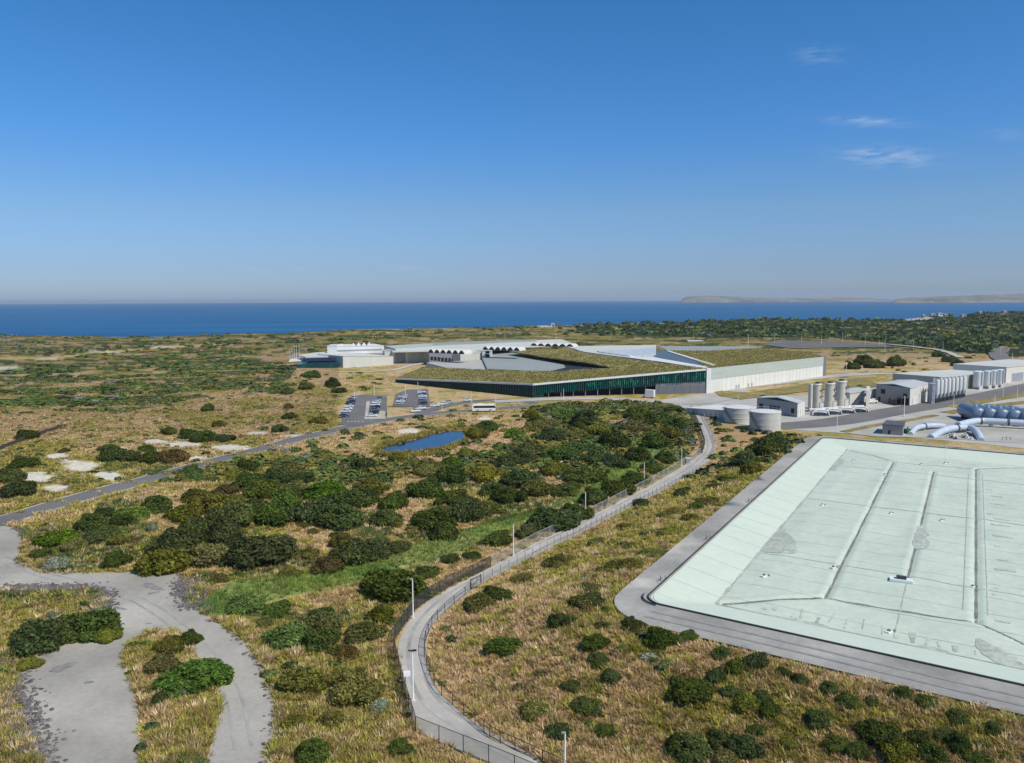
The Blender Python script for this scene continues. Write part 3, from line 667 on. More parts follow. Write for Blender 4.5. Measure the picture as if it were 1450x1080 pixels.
S_DARK = screen_mat("dark_chainlink", (.035, .037, .04), .58); S_GREY = screen_mat("grey_chainlink", (.42, .42, .42), .20)
M_POSTG = mat("galvanised_post", (.50, .50, .50), .5, .1, 1); M_BLACK = mat("black_post", (.028, .03, .032), .5, .1, 1)
L0 = chaikin([P(*q)[:2] for q in [(692, 1082), (589, 1040), (574, 990), (558, 925), (560, 905), (577, 880), (590, 862), (642, 828), (695, 803)]], 0)
corner = L0[1]
fence("chainlink_fence", [P(850, 1150)[:2], L0[0], L0[1]], 2.1, 3.0, "grey see-through chainlink fence crossing the frame bottom from the path corner", .2, .05, M_BLACK, screen_mat("front_chainlink", (.10, .10, .10), .26), M_BLACK)
fence("chainlink_fence", L0[1:], 2.1, 2.6, "dark chainlink fence along the outer bend of the concrete path", .4, .05, M_BLACK, S_DARK, M_BLACK)
fence("chainlink_fence", chaikin([P(*q)[:2] for q in [(695, 802), (760, 767), (830, 734), (912, 691), (965, 660), (992, 643)]], 1), 1.9, 3.4, "grey chainlink fence beside the thicket along the straight path", .2, .045, M_POSTG, S_GREY, M_POSTG)
fence("chainlink_fence", [P(*q)[:2] for q in [(994, 642), (998, 630), (991, 608), (978, 580)]], 2.0, 4, "dark fence beside the far leg of the path near the green facade", .4, .05, M_BLACK, screen_mat("far_chainlink", (.03, .03, .032), .75), M_BLACK)
fence("chainlink_fence", chaikin([P(*q)[:2] for q in [(860, 1125), (740, 1068), (698, 1049), (681, 1035), (649, 1007), (618, 979), (606, 950), (600, 925), (604, 902), (614, 882), (635, 863), (666, 837)]], 1), 1.45, 3.2, "low black post fence on the inner bend of the concrete path", .1, .055, M_BLACK, screen_mat("thin_chainlink", (.12, .12, .12), .12), M_BLACK)
fence("chainlink_fence", chaikin([P(*q)[:2] for q in [(670, 834), (690, 821), (760, 786), (850, 742), (930, 699), (990, 667)]], 1), 1.7, 2.4, "grey post fence on the basin side of the straight path", .2, .06, mat("weathered_post", (.20, .20, .21), .5, .1, 1), S_GREY, M_POSTG)
fence("chainlink_fence", [P(*q)[:2] for q in [(1010, 646), (1015, 632), (1005, 606), (990, 578)]], 1.8, 4, "pale fence between the path end and bare orange ground", .2, .05, M_POSTG, S_GREY, M_POSTG)
g0, g1 = P(666, 836)[:2], P(681, 826)[:2]
t = thing("swing_gate", (*P(667, 836),), "black gate frame standing open at the path's inner side", "gate")
mb = MB()
for p in (P(667, 836), P(681, 829)): mb.cyl((p[0], p[1], p[2] - .2), (p[0], p[1], p[2] + 2.1), .09, n=8)
mb.build("gate_post", M_BLACK, t)
a, b = P(667, 836), P(681, 829); mb = MB()
for zz in (.3, 1.95): mb.cyl((a[0], a[1], a[2] + zz), (b[0], b[1], b[2] + zz), .06, n=6)
mb.cyl((a[0], a[1], a[2] + .3), (b[0], b[1], b[2] + 1.95), .04, n=6); mb.build("gate_frame", M_BLACK, t)

# ------------------------------------------------------------------ lamp posts
M_WHITE = mat("white_paint", (.80, .80, .78), .45, .04, 1)
def lamp_proto():
    t = thing("lamp_post", (0, 0, 0), "x", "lamp post")
    MB().lathe((0, 0, 0), [(.13, 0), (.125, .8), (.10, 1.0), (.085, 6.0), (.08, 6.3)], 10).build("pole", M_WHITE, t, True)
    MB().lathe((0, 0, 0), [(.30, -.1), (.30, .12), (.16, .16)], 10).build("base_plate", M_KERB, t)
    mb = MB(); mb.box((-.14, 0, 6.33), (.46, .2, .10)); mb.box((-.25, 0, 6.26), (.26, .16, .06)); mb.build("lamp_head", mat("lamp_grey", (.35, .35, .35), .4), t); ln_ = MB().box((-.25, 0, 6.215), (.22, .14, .03)).build("lens", M_PALE, t); ln_.parent = bpy.data.objects["lamp_head"]
    return t
LAMPS = [  # base x, base y, top y in the photograph; label; group
 (585, 993, 920, "thick white lamp post on the near bend of the fenced path", "lamp posts along the fenced path"),
 (585, 876, 820, "white lamp post by the outer fence at the upper bend of the path", "lamp posts along the fenced path"),
 (727, 788, 742, "white lamp post beside the path where the straight fence starts", "lamp posts along the fenced path"),
 (829, 734, 697, "white lamp post midway along the straight fenced path", "lamp posts along the fenced path"),
 (912, 688, 655, "white lamp post by the path below the bright green hollow", "lamp posts along the fenced path"),
 (965, 660, 632, "white lamp post just before the path turns toward the buildings", "lamp posts along the fenced path"),
 (800, 1096, 1038, "white lamp post cut by the lower frame edge inside the path fence", "lamp posts along the fenced path"),
 (502, 566, 552, "lamp post behind the cars on the outer edge of the car park", "car park lamp posts"),
 (530, 560, 544, "lamp post at the closed far end of the first parking bay", "car park lamp posts"),
 (574, 564, 544, "lamp post behind the pale cars of the second parking bay", "car park lamp posts"),
 (592, 560, 541, "lamp post beside the packed cars below the glass facade", "car park lamp posts"),
 (668, 571, 554, "lamp post next to the lone white car on the loop road", "car park lamp posts"),
 (702, 573, 558, "lamp post just behind the white coach", "car park lamp posts"),
 (626, 582, 570, "lamp post on the grass wedge between loop road and access road", "car park lamp posts"),
 (798, 566, 551, "lamp post in front of the dark glass building corner", "lamp posts round the plant"),
 (915, 556, 543, "lamp post beside the white van at the garage opening", "lamp posts round the plant"),
 (963, 577, 561, "lamp post where the concrete drive meets the fenced path", "lamp posts round the plant"),
 (1045, 577, 559, "lamp post on the straw island above the round tanks", "lamp posts round the plant"),
 (1185, 608, 586, "lamp post below the three tall silos at the plant road", "lamp posts round the plant"),
 (1198, 529, 512, "lamp post on the pale road past the long white wall", "lamp posts round the plant"),
 (1298, 536, 520, "lamp post behind the grey shed on the dry field edge", "lamp posts round the plant"),
 (1280, 590, 561, "tall lamp post in front of the grey shed's open lean-to", "lamp posts round the plant"),
 (1350, 578, 558, "lamp post across the road from the row of cone silos", "lamp posts round the plant"),
 (1408, 577, 559, "lamp post behind the blue-grey pressure vessels", "lamp posts round the plant"),
 (1420, 563, 547, "lamp post in front of the big white storage tanks", "lamp posts round the plant"),
 (1440, 566, 548, "lamp post on the verge past the storage tanks", "lamp posts round the plant"),
 (1385, 527, 511, "lamp post behind the long shed and storage tanks", "lamp posts round the plant"),
 (982, 481, 471, "small lamp post behind the low white sheds at the far yard", None),
 (1059, 494, 473, "tall twin mast rising behind the second green roof", None),
 (1097, 484, 473, "small lamp post at the near end of the far dark car park", None),
 (1135, 484, 472, "small lamp post behind the pale cars of the far car park", None),
 (1163, 488, 474, "small lamp post inside the far dark car park", None),
 (1193, 485, 472, "small lamp post along the scrub edge of the far car park", None),
 (1225, 488, 477, "small lamp post at the far end of the dark car park", None),
 (1245, 489, 480, "shorter lamp post of the pair at the far road bend", None),
 (1253, 494, 481, "taller lamp post of the pair at the far road bend", None),
 (1293, 494, 482, "small lamp post beside the pale far road", None),
 (1335, 494, 483, "small lamp post in dark scrub beyond the pale far road", None),
 (1416, 503, 491, "small lamp post at the top of the road climbing into scrub", None),
 (1427, 504, 492, "small lamp post on the scrub side of the climbing road", None),
 (1433, 516, 500, "lamp post behind the warehouse at the climbing road's foot", None),
 (1438, 517, 505, "short lamp post close behind the pale warehouse roof", None),
 (787, 481, 471, "small lamp post beyond the sawtooth roofs", None),
 (715, 476, 470, "thin lamp post in scrub beyond the long pale roofs", None)]
lp = lamp_proto(); LAMP_POS = []
for i, (bx, by, ty, lab, grp) in enumerate(LAMPS):
    p = P(bx, by); h = hz(p[0], p[1], ty) - p[2]; s = h / 6.35; k = max(1.0, min(s, 1.8)) * (1.0 if p[1] < 260 else 1.0)
    o = lp if i == 0 else dup(lp, (0, 0, 0))
    o.location = Vector([float(v) for v in p]) + Vector((0, 0, .1)); o.scale = (k, k, s); o['label'] = lab
    if 'group' in o: del o['group']
    if grp: o['group'] = grp
    LAMP_POS.append(p)
lpn = MB(); p = LAMP_POS[0]
lpn.box((p[0] + .02, p[1] - .02, p[2] + hz(p[0], p[1], 920) - p[2] - .05), (1.0, .3, .16)).build("lamp_crossarm", M_BLACK, None).parent = lp
bpy.data.objects["lamp_crossarm"].location = (0, 0, 0)
me = bpy.data.objects["lamp_crossarm"].data
for v_ in me.vertices: v_.co = Vector(((v_.co.x - lp.location.x) / lp.scale.x, (v_.co.y - lp.location.y) / lp.scale.y, (v_.co.z - lp.location.z) / lp.scale.z))
p = P(574, 972); t = thing("camera_cabinet", p, "small white box on a stub post against the dark bend fence", "cabinet")
MB().cyl(p, (p[0], p[1], p[2] + 1.6), .06, n=6).build("stub_post", M_BLACK, t); MB().box((p[0] + .2, p[1], p[2] + 1.75), (.9, .5, .55), .3).build("box", M_WHITE, t)
p = P(974, 656); t = thing("camera_cabinet", p, "small grey cabinet by the fence where the path turns", "cabinet")
MB().box((p[0], p[1], p[2] + .8), (1.2, .8, 1.6)).build("box", mat("cabinet_grey", (.3, .32, .35), .5), t); MB().box((p[0], p[1], p[2] + 1.65), (1.4, 1.0, .1)).build("lid", M_WHITE, t)

# ------------------------------------------------------------------ main building with planted roofs
def W2(px, py, h=0.0): p = Pz(px, py, h); return (float(p[0]), float(p[1]))
def lerp2(a, b, t): return (a[0] + (b[0] - a[0]) * t, a[1] + (b[1] - a[1]) * t)
def norm_front(a, b):                        # plan normal of wall a->b that faces the viewpoint side
    d = np.array([b[0] - a[0], b[1] - a[1]]); d /= np.hypot(*d); n = np.array([d[1], -d[0]])
    if n[1] > 0: n = -n
    return n
M_ROOFG = mat_attr("planted_roof", .95, .1, .45, .9, .35, .10, bump=.8)
M_GLASS = glassy("dark_green_glass", (.008, .050, .052), .18, .35, .5, .35)
M_FIN = mat("teal_fin", (.015, .13, .11), .35, .4, .5, 0, 0, .4)
M_FASCIA = mat("white_fascia", (.70, .70, .665), .5, .05, .3)
M_WALLG = mat("grey_roller_wall", (.17, .175, .19), .6, .06, .2, 0, 0, .3, .08, 2, 'Object', (1, 1, .1))
M_PANEL = mat("white_wall_panel", (.70, .70, .635), .6, .05, .25, 0, 0, .3, .05, 1.2, 'Object', (1, 1, .15))
M_BAND = mat("pale_green_cladding", (.44, .485, .435), .5, .06, .2, 0, 0, .3, .08, 1.5, 'Object', (.2, .2, 2))
M_ROOFL = mat("pale_roof_sheet", (.57, .57, .505), .6, .06, .05, 0, 0, .3, .04, .5)
M_ROOFGR = mat("grey_green_roof", (.30, .325, .295), .6, .07, .05, 0, 0, .3, .05, .4)
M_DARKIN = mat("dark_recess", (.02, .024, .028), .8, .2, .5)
A_ = W2(560, 542); B_ = W2(755, 563); C_ = W2(1003, 556.5); E_ = W2(1165, 533)
zA, zB, zC, zE, zC2 = hz(*A_, 535), hz(*B_, 543), hz(*C_, 521.5), hz(*E_, 505), hz(*C_, 521.5)
mainb = thing("process_building", (*B_, 0), "long low building with planted roofs, dark green glass front and white side wall", "building")
def roof_sheet(name, pts, m, parent, thick=.8, cell=3.0, grass=False):
    """pts: outline with a height at each corner; a gridded sheet with its own thickness."""
    pl = [np.array(p[:2]) for p in pts]; zs = [p[2] for p in pts]
    pts2 = np.array(pl); A3 = np.column_stack([pts2, np.ones(len(pl))]); coef, *_ = np.linalg.lstsq(A3, np.array(zs), rcond=None)
    def zf(x, y):                             # plane plus the corners' residuals spread by inverse distance
        base = coef[0] * x + coef[1] * y + coef[2]; res = np.array(zs) - A3 @ coef
        d = np.array([np.hypot(x - q[0], y - q[1]) for q in pl]) + .5; w = 1 / d ** 3
        return base + (w * res[:, None]).sum(0) / w.sum(0)
    lp_ = []; 
    for i in range(len(pl)):
        a, b = pl[i], pl[(i + 1) % len(pl)]; k = max(1, int(np.hypot(*(b - a)) / cell)); lp_ += [(a + (b - a) * j / k) for j in range(k)]
    xs = [p[0] for p in lp_]; ys_ = [p[1] for p in lp_]; gx_, gy_ = np.meshgrid(np.arange(min(xs), max(xs), cell), np.arange(min(ys_), max(ys_), cell)); gx_, gy_ = gx_.ravel(), gy_.ravel()
    ok = inpoly(gx_, gy_, [tuple(p) for p in lp_]); V = [Vector((float(p[0]), float(p[1]))) for p in lp_] + [Vector((float(a), float(b))) for a, b in zip(gx_[ok], gy_[ok])]
    r = delaunay_2d_cdt(V, [(i, (i + 1) % len(lp_)) for i in range(len(lp_))], [], 0, .01)
    X = np.array([v.x for v in r[0]]); Y = np.array([v.y for v in r[0]]); Z = zf(X, Y); f_ = []
    for f in r[2]:
        cx, cy = X[list(f)].mean(), Y[list(f)].mean()
        if inpoly(np.array([cx]), np.array([cy]), [tuple(p) for p in lp_])[0]:
            ar = (X[f[1]] - X[f[0]]) * (Y[f[2]] - Y[f[0]]) - (Y[f[1]] - Y[f[0]]) * (X[f[2]] - X[f[0]]); f_.append(tuple(f[:3]) if ar > 0 else (f[0], f[2], f[1]))
    n = len(lp_); loc = np.array(parent.location); nV = len(X)
    LX = np.array([p[0] for p in lp_]); LY = np.array([p[1] for p in lp_]); LZ = zf(LX, LY)
    V3 = np.concatenate([np.column_stack([X, Y, Z]), np.column_stack([LX, LY, LZ]), np.column_stack([LX, LY, LZ - thick])]) - loc
    f_ += [(nV + i, nV + n + i, nV + n + (i + 1) % n) for i in range(n)] + [(nV + i, nV + n + (i + 1) % n, nV + (i + 1) % n) for i in range(n)]
    cols = None
    if grass:
        q1, q2 = st(fbm(V3[:, 0], V3[:, 1], 14, 4, 81)), st(fbm(V3[:, 0], V3[:, 1], 5, 3, 82))
        cols = np.array([.31, .25, .11]) + (np.array([.23, .23, .065]) - np.array([.31, .25, .11])) * (.35 * q1 + .65 * q2)[:, None]; cols = cols * (1 - .35 * (q2 > .75)[:, None])
    o = raw_mesh(name, V3, np.array(f_), m, cols); o.parent = parent; return o, zf
ins = lambda p, z: (*p, z)
G1 = [ins(A_, zA - .1), ins(B_, zB - .1), ins(C_, zC - .1), ins(W2(931, 513, 12), 12), ins(W2(876, 506, 11.5), 11.5), ins(W2(826, 499, 11), 11), ins(W2(765, 492, 10.5), 10.5), ins(W2(721, 497, 9.5), 9.5), ins(W2(733, 499, 9.5), 9.5), ins(W2(870, 520, 9.6), 9.6), ins(W2(793, 525.5, 8.6), 8.6), ins(W2(710, 524, 7), 7), ins(W2(640, 521, 5.2), 5.2), ins(W2(598, 520, 4), 4)]
roof1, zf1 = roof_sheet("planted_roof", G1, M_ROOFG, mainb, .8, 3, True)
G2 = [ins(C_, zC2 - .2), ins(E_, zE - .2), ins(W2(1145, 499, 12), 12), ins(W2(1076, 492.3, 11.5), 11.5), ins(W2(1000, 496.5, 11.5), 11.5), ins(W2(947, 496, 11.5), 11.5), ins(W2(985, 510, 12.5), 12.5)]
roof2, zf2 = roof_sheet("planted_roof", G2, M_ROOFG, mainb, .8, 4, True)
def wall_run(name, a, b, z0, z1, m, thick=.6, out=0.0):     # z0, z1: (at a, at b)
    n = norm_front(a, b); q = [(a[0] + n[0] * out, a[1] + n[1] * out), (b[0] + n[0] * out, b[1] + n[1] * out)]
    q += [(q[1][0] - n[0] * thick, q[1][1] - n[1] * thick), (q[0][0] - n[0] * thick, q[0][1] - n[1] * thick)]
    return MB().prism(q, [z0[0], z0[1], z0[1], z0[0]], [z1[0], z1[1], z1[1], z1[0]]).build(name, m, mainb)
def fins(a, b, z0, z1, gap, m, name, out=.05, depth=.35, w=.14, jag=0.0):
    n = norm_front(a, b); L = math.hypot(b[0] - a[0], b[1] - a[1]); k = int(L / gap); mb = MB(); ang = math.atan2(b[1] - a[1], b[0] - a[0])
    for i in range(k + 1):
        t = i / k; p = lerp2(a, b, t); lo_, hi_ = z0[0] + (z0[1] - z0[0]) * t, z1[0] + (z1[1] - z1[0]) * t; lo_ += jag * random.random()
        mb.box((p[0] + n[0] * (out + depth / 2), p[1] + n[1] * (out + depth / 2), (lo_ + hi_) / 2), (w, depth, hi_ - lo_), ang)
    return mb.build(name, m, mainb)
wall_run("glass_facade", A_, B_, (-.5, -.5), (zA - .9, zB - .9), M_GLASS, .8, -.5)
fins(A_, B_, (.0, .0), (zA - .9, zB - .9), 1.9, mat("dark_fin", (.02, .05, .055), .4, .2, .5), "fin_grille", -.45, .4, .12)
wall_run("roof_fascia", A_, B_, (zA - .9, zB - .9), (zA, zB), M_FASCIA, 1.2, .3)
K = lerp2(B_, C_, .69); zK = zB + (zC - zB) * .69
wall_run("roof_fascia", B_, C_, (zB - .9, zC - .9), (zB, zC), M_FASCIA, 1.2, .3)
wall_run("glass_facade", B_, K, (2.2, 4.6), (zB - .9, zK - .9), M_GLASS, .8, -.5)
wall_run("glass_facade", K, C_, (5.4, 6.0), (zK - .9, zC - .9), M_GLASS, .8, -.5)
fins(B_, K, (1.2, 4.2), (zB - .9, zK - .9), 1.15, M_FIN, "fin_grille", -.4, .55, .16, 1.0)
fins(K, lerp2(B_, C_, .985), (4.6, 5.2), (zK - .9, zC - .9), 1.15, M_FIN, "fin_grille", -.4, .55, .16, 1.2)
mb = MB()                                                    # bright green glass panes scattered over the upper facade
n = norm_front(B_, C_)
for k in range(60):
    t = .30 + .68 * random.random(); p = lerp2(B_, C_, t); z1_ = zB + (zC - zB) * t - 1.1; h_ = random.uniform(.8, 3.0); zc = z1_ - random.uniform(0.2, 2.6) - h_ / 2
    if zc - h_ / 2 < 4.8: zc = 4.8 + h_ / 2
    mb.box((p[0] - n[0] * .44, p[1] - n[1] * .44, zc), (.9, .12, h_), math.atan2(C_[1] - B_[1], C_[0] - B_[0]))
mb.build("green_pane", mat("green_glass", (.03, .24, .15), .25, .4, .6, 0, 0, .5), mainb)
q0, q1 = lerp2(B_, C_, .06), K
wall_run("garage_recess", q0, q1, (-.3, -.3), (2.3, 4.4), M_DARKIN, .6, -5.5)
wall_run("glass_base", B_, q0, (-.3, -.3), (2.2, 2.4), M_GLASS, .6, -.9)
for k in range(9):
    p = lerp2(q0, q1, (k + .4) / 9.2); MB().cyl((p[0] - n[0] * 1.0, p[1] - n[1] * 1.0, -.2), (p[0] - n[0] * 1.0, p[1] - n[1] * 1.0, 2.4 + k * .24), .22, n=8).build("column", mat("grey_column", (.25, .25, .26), .6), mainb)
wall_run("roller_wall", K, lerp2(B_, C_, .985), (-.3, -.3), (5.6, 6.2), M_WALLG, .6, -.2)
for k in range(6):
    a = lerp2(K, C_, .05 + .15 * k); b = lerp2(K, C_, .18 + .15 * k); wall_run("roller_door", a, b, (0, 0), (4.3, 4.4), mat("door_grey", (.145, .15, .165), .6, .05, 1, 0, 0, .3, .1, 3, 'Object', (.1, .1, 4)), .12, -.05)
zm0, zm1 = hz(*C_, 537.5), hz(*E_, 517.5)
wall_run("wall", C_, E_, (-.5, -.5), (zm0, zm1), M_PANEL, .8, 0)
wall_run("upper_cladding", C_, E_, (zm0, zm1), (zC, zE), M_BAND, .8, .15)
wall_run("corner_post", lerp2(B_, C_, .985), lerp2(C_, E_, .012), (-.3, -.3), (zC + .1, zC + .1), M_FASCIA, 1.4, .5)
mb = MB(); nE = norm_front(C_, E_)
for k in range(1, 30):
    p = lerp2(C_, E_, k / 30); zt = zm0 + (zm1 - zm0) * k / 30; mb.box((p[0] + nE[0] * .02, p[1] + nE[1] * .02, zt / 2), (.07, .06, zt), math.atan2(E_[1] - C_[1], E_[0] - C_[0]))
mb.build("panel_joint", mat("joint_grey", (.45, .46, .45), .7), mainb)
for t_ in (.205, .225, .30, .33):
    a = lerp2(C_, E_, t_); b = lerp2(C_, E_, t_ + .012); wall_run("side_door", a, b, (0, 0), (2.4, 2.4), mat("side_door_grey", (.34, .35, .34), .6), .2, .06)
Eb = W2(1168, 531.5); Ec = W2(1162, 500.0, 12)
MB().prism([E_, (E_[0] + 4, E_[1] + 5), (E_[0] + 2, E_[1] + 9), (E_[0] - 1, E_[1] + 6)], -.5, zE + .1).build("wall_end", M_WALLG, mainb)
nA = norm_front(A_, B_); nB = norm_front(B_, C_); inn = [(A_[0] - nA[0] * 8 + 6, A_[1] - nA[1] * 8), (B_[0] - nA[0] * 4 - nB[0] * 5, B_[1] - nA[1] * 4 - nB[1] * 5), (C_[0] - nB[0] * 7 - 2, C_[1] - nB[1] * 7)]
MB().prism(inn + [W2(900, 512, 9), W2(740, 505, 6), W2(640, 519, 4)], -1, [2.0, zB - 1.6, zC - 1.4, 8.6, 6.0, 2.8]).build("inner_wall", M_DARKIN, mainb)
# roofs between and behind the planted ones
def flat_part(name, pts, z, m, h=None, parent=None):
    mb = MB(); zz = z if isinstance(z, (list, tuple)) else [z] * len(pts)
    mb.prism([W2(a, b, c) for (a, b), c in zip(pts, zz)], [c - (h or .6) for c in zz], list(zz)); return mb.build(name, m, parent or mainb)
flat_part("lower_roof", [(680, 500), (733, 499), (872, 521), (795, 527), (690, 522)], 6.4, M_ROOFGR, 6)
flat_part("yard_roof", [(604, 513), (690, 509), (800, 524), (710, 526), (640, 523)], 5.0, mat("yard_roof_grey", (.43, .42, .375), .7, .1, .08), 5)
flat_part("valley_roof", [(924, 496), (947, 496.5), (1012, 517), (1002, 521), (984, 517.5), (927, 504.5)], [11.5, 11.5, 12.6, 12.9, 12.3, 11.7], mat("slate_blue_roof", (.10, .135, .15), .5, .06, .1), .6)
flat_part("valley_edge", [(943, 496.2), (947.5, 496.2), (1013, 516.0), (1010, 517.4)], [12.0, 12.0, 13.2, 13.2], M_FASCIA, .5)
flat_part("valley_edge", [(878, 504.5), (928, 506), (1003, 519.0), (1001, 521.6), (930, 511)], [12.0, 12.1, 13.2, 13.3, 12.3], M_FASCIA, .5)
flat_part("pale_roof", [(800, 490), (929, 488.3), (929, 503), (985, 516), (880, 505), (828, 498)], [10.5, 10.5, 11.2, 12.2, 11.3, 10.9], M_ROOFL, .6)
flat_part("silver_roof", [(845, 496.5), (905, 494), (928, 491), (929, 502), (892, 504), (850, 498)], [11.5, 11.6, 11.8, 12.0, 11.8, 11.6], mat("silver_roof", (.60, .61, .60), .35, .35, .25, 0, .1, .5, .2, .9), .5)  # whitish reflection swirls painted into the roof colour as noise
flat_part("grey_roof", [(930, 489.5), (1078, 490.5), (1052, 497.5), (998, 496.5), (946, 496)], 11.0, M_ROOFGR, .6)
tx, tz = [], 0

def roof_grass(poly, zf, N, seed):
    g = np.random.default_rng(seed); xs = [p[0] for p in poly]; ys_ = [p[1] for p in poly]
    # points by screen density so that near rows are as full as far ones
    y = 1 / g.uniform(1 / max(ys_), 1 / min(ys_), N); x = g.uniform(min(a / b for a, b in zip(xs, ys_)), max(a / b for a, b in zip(xs, ys_)), N) * y
    k = inpoly(x, y, [(p[0], p[1]) for p in poly]); x, y = x[k], y[k]; z = zf(x, y); n = len(x); B = 5
    a = g.uniform(0, 6.28, (n, B)); s = g.uniform(.5, 1.3, (n, 1, 1)); d = np.stack([np.cos(a), np.sin(a), 0 * a], -1); sd_ = np.stack([-np.sin(a), np.cos(a), 0 * a], -1) * .28 * s
    b = np.stack([x, y, z], 1)[:, None]; tip = b + d * .5 * s + np.array([0, 0, .42]) * s; V = np.stack([b - sd_, b + sd_, tip], 2).reshape(-1, 3) - np.array(mainb.location)
    q = g.random((n, 1)); w_ = st(fbm(x, y, 12, 3, 83))[:, None]; c = np.where(q < .25 + .35 * w_, np.array([[.40, .32, .14]]), np.where(q < .8, np.array([[.31, .30, .09]]), np.array([[.22, .22, .07]]))) * g.uniform(.75, 1.25, (n, 1))
    o = raw_mesh("roof_grass", V, np.arange(len(V)).reshape(-1, 3), GRASS_ROOF, np.repeat(c, B * 3, 0)); o.parent = mainb
GRASS_ROOF = mat_attr("roof_grass_blades", .85, .12, .12, 2.0, .15, .2, trans=.3)
roof_grass([p for p in G1], zf1, 30000, 1); roof_grass([p for p in G2], zf2, 16000, 2)

# ------------------------------------------------------------------ buildings behind
def block(name, label, cat, front, z0, top_py, depth, wall_m, roof_m, extra=None, group=None, roof_name="roof", over=.25, slope=0.0):
    """front: two pixels on the ground (left, right); depth in metres going back; top row at each end."""
    a, b = W2(*front[0]), W2(*front[1]); n = norm_front(a, b); z1 = (hz(*a, top_py[0]), hz(*b, top_py[1]))
    c, d = (b[0] - n[0] * depth, b[1] - n[1] * depth), (a[0] - n[0] * depth, a[1] - n[1] * depth)
    t = thing(name, ((a[0] + b[0]) / 2, (a[1] + b[1]) / 2, 0), label, cat, group)
    MB().prism([a, b, c, d], [-.5] * 4, [z1[0] - .3, z1[1] - .3, z1[1] - .3 + slope, z1[0] - .3 + slope]).build("wall", wall_m, t)
    o = over; q = [(a[0] + n[0] * o, a[1] + n[1] * o), (b[0] + n[0] * o, b[1] + n[1] * o), c, d]
    MB().prism(q, [z1[0] - .29, z1[1] - .29, z1[1] - .29 + slope, z1[0] - .29 + slope], [z1[0], z1[1], z1[1] + slope, z1[0] + slope]).build(roof_name, roof_m, t)
    return t, a, b, n, z1
M_PALEWALL = mat("pale_concrete_wall", (.56, .565, .50), .7, .05, .2, 0, 0, .25, .06, 1.5, 'Object', (1, 1, .2))
M_GREYB = mat("grey_block_wall", (.30, .32, .36), .6, .08, .3)
def opening(t, a, b, n, t0, t1, z0, z1, m, name="window", out=.06):
    p, q = lerp2(a, b, t0), lerp2(a, b, t1); mm = lerp2(p, q, .5)
    return MB().box((mm[0] + n[0] * out, mm[1] + n[1] * out, (z0 + z1) / 2), (math.hypot(q[0] - p[0], q[1] - p[1]), .16, z1 - z0), math.atan2(q[1] - p[1], q[0] - p[0])).build(name, m, t)
def vents(label, px0, px1, py0, py1, k, h, z):
    a, b = W2(px0, py0, z), W2(px1, py1, z); n = norm_front(a, b); t = thing("sawtooth_vents", ((a[0] + b[0]) / 2, (a[1] + b[1]) / 2, z), label, "roof vents"); L = math.hypot(b[0] - a[0], b[1] - a[1]) / k
    for i in range(k):
        p = lerp2(a, b, (i + .5) / k); q0, q1 = lerp2(a, b, i / k), lerp2(a, b, (i + 1) / k)
        e = np.array([q1[0] - q0[0], q1[1] - q0[1]]); prof = [(-.5, 0), (.5, 0), (.44, h * .35), (.2, h * .85), (0, h), (-.2, h * .85), (-.44, h * .35)]
        V = [(p[0] + e[0] * u, p[1] + e[1] * u, z + w) for u, w in prof] + [(p[0] + e[0] * u - n[0] * 10, p[1] + e[1] * u - n[1] * 10, z + w) for u, w in prof]; m = len(prof)
        hood = MB().add(V, [tuple(range(m)), tuple(range(2 * m - 1, m - 1, -1))] + [(j, (j + 1) % m, (j + 1) % m + m, j + m) for j in range(m)]).build("vent_hood", M_ROOFL, t)
        V = [(p[0] + e[0] * u * .8 + n[0] * .12, p[1] + e[1] * u * .8 + n[1] * .12, z + .1 + w * .8) for u, w in prof]
        MB().add(V, [tuple(range(m))]).build("vent_mouth", M_DARKIN, t).parent = hood
# sawtooth block
t, a, b, n, z1 = block("membrane_hall", "grey hall with a row of dark louvres under the first sawtooth vents", "building", [(608, 518), (652, 518)], 0, (496.5, 500), 60, M_GREYB, M_ROOFL, slope=-.5)
for k in range(7): opening(t, a, b, n, .04 + k * .115, .125 + k * .115, z1[0] - 7.2 - k * .25, z1[0] - 4.4 - k * .25, M_DARKIN)
opening(t, a, b, n, .02, .85, 0, 1.4, mat("pale_plinth", (.5, .5, .48), .7), "plinth")
vents("first row of arched black vents above the dark louvres", 606, 658, 499.5, 501.5, 6, 2.9, 11.5)
t, a, b, n, z1 = block("membrane_hall", "pale blank annex joined to the louvred grey hall", "building", [(652, 519), (690, 516)], 0, (500, 498), 50, M_PALEWALL, M_ROOFL)
t, a, b, n, z1 = block("stair_tower", "slim white panel with dark openings at the end of the pale annex", "tower", [(683, 517), (696, 517)], 0, (496, 497), 8, M_FASCIA, M_ROOFL)
for k in range(3): opening(t, a, b, n, .35, .8, 3.4 + 3.0 * k, 5.4 + 3.0 * k, M_DARKIN)
opening(t, a, b, n, .05, .4, 0.4, 3.2, M_DARKIN, "door")
vents("second row of arched black vents beyond the white stair panel", 683, 736, 495.2, 496.8, 6, 2.8, 12.5)
vents("third row of small arched vents nearest the pale far roof", 751, 812, 489.4, 491.0, 6, 2.3, 12.5)
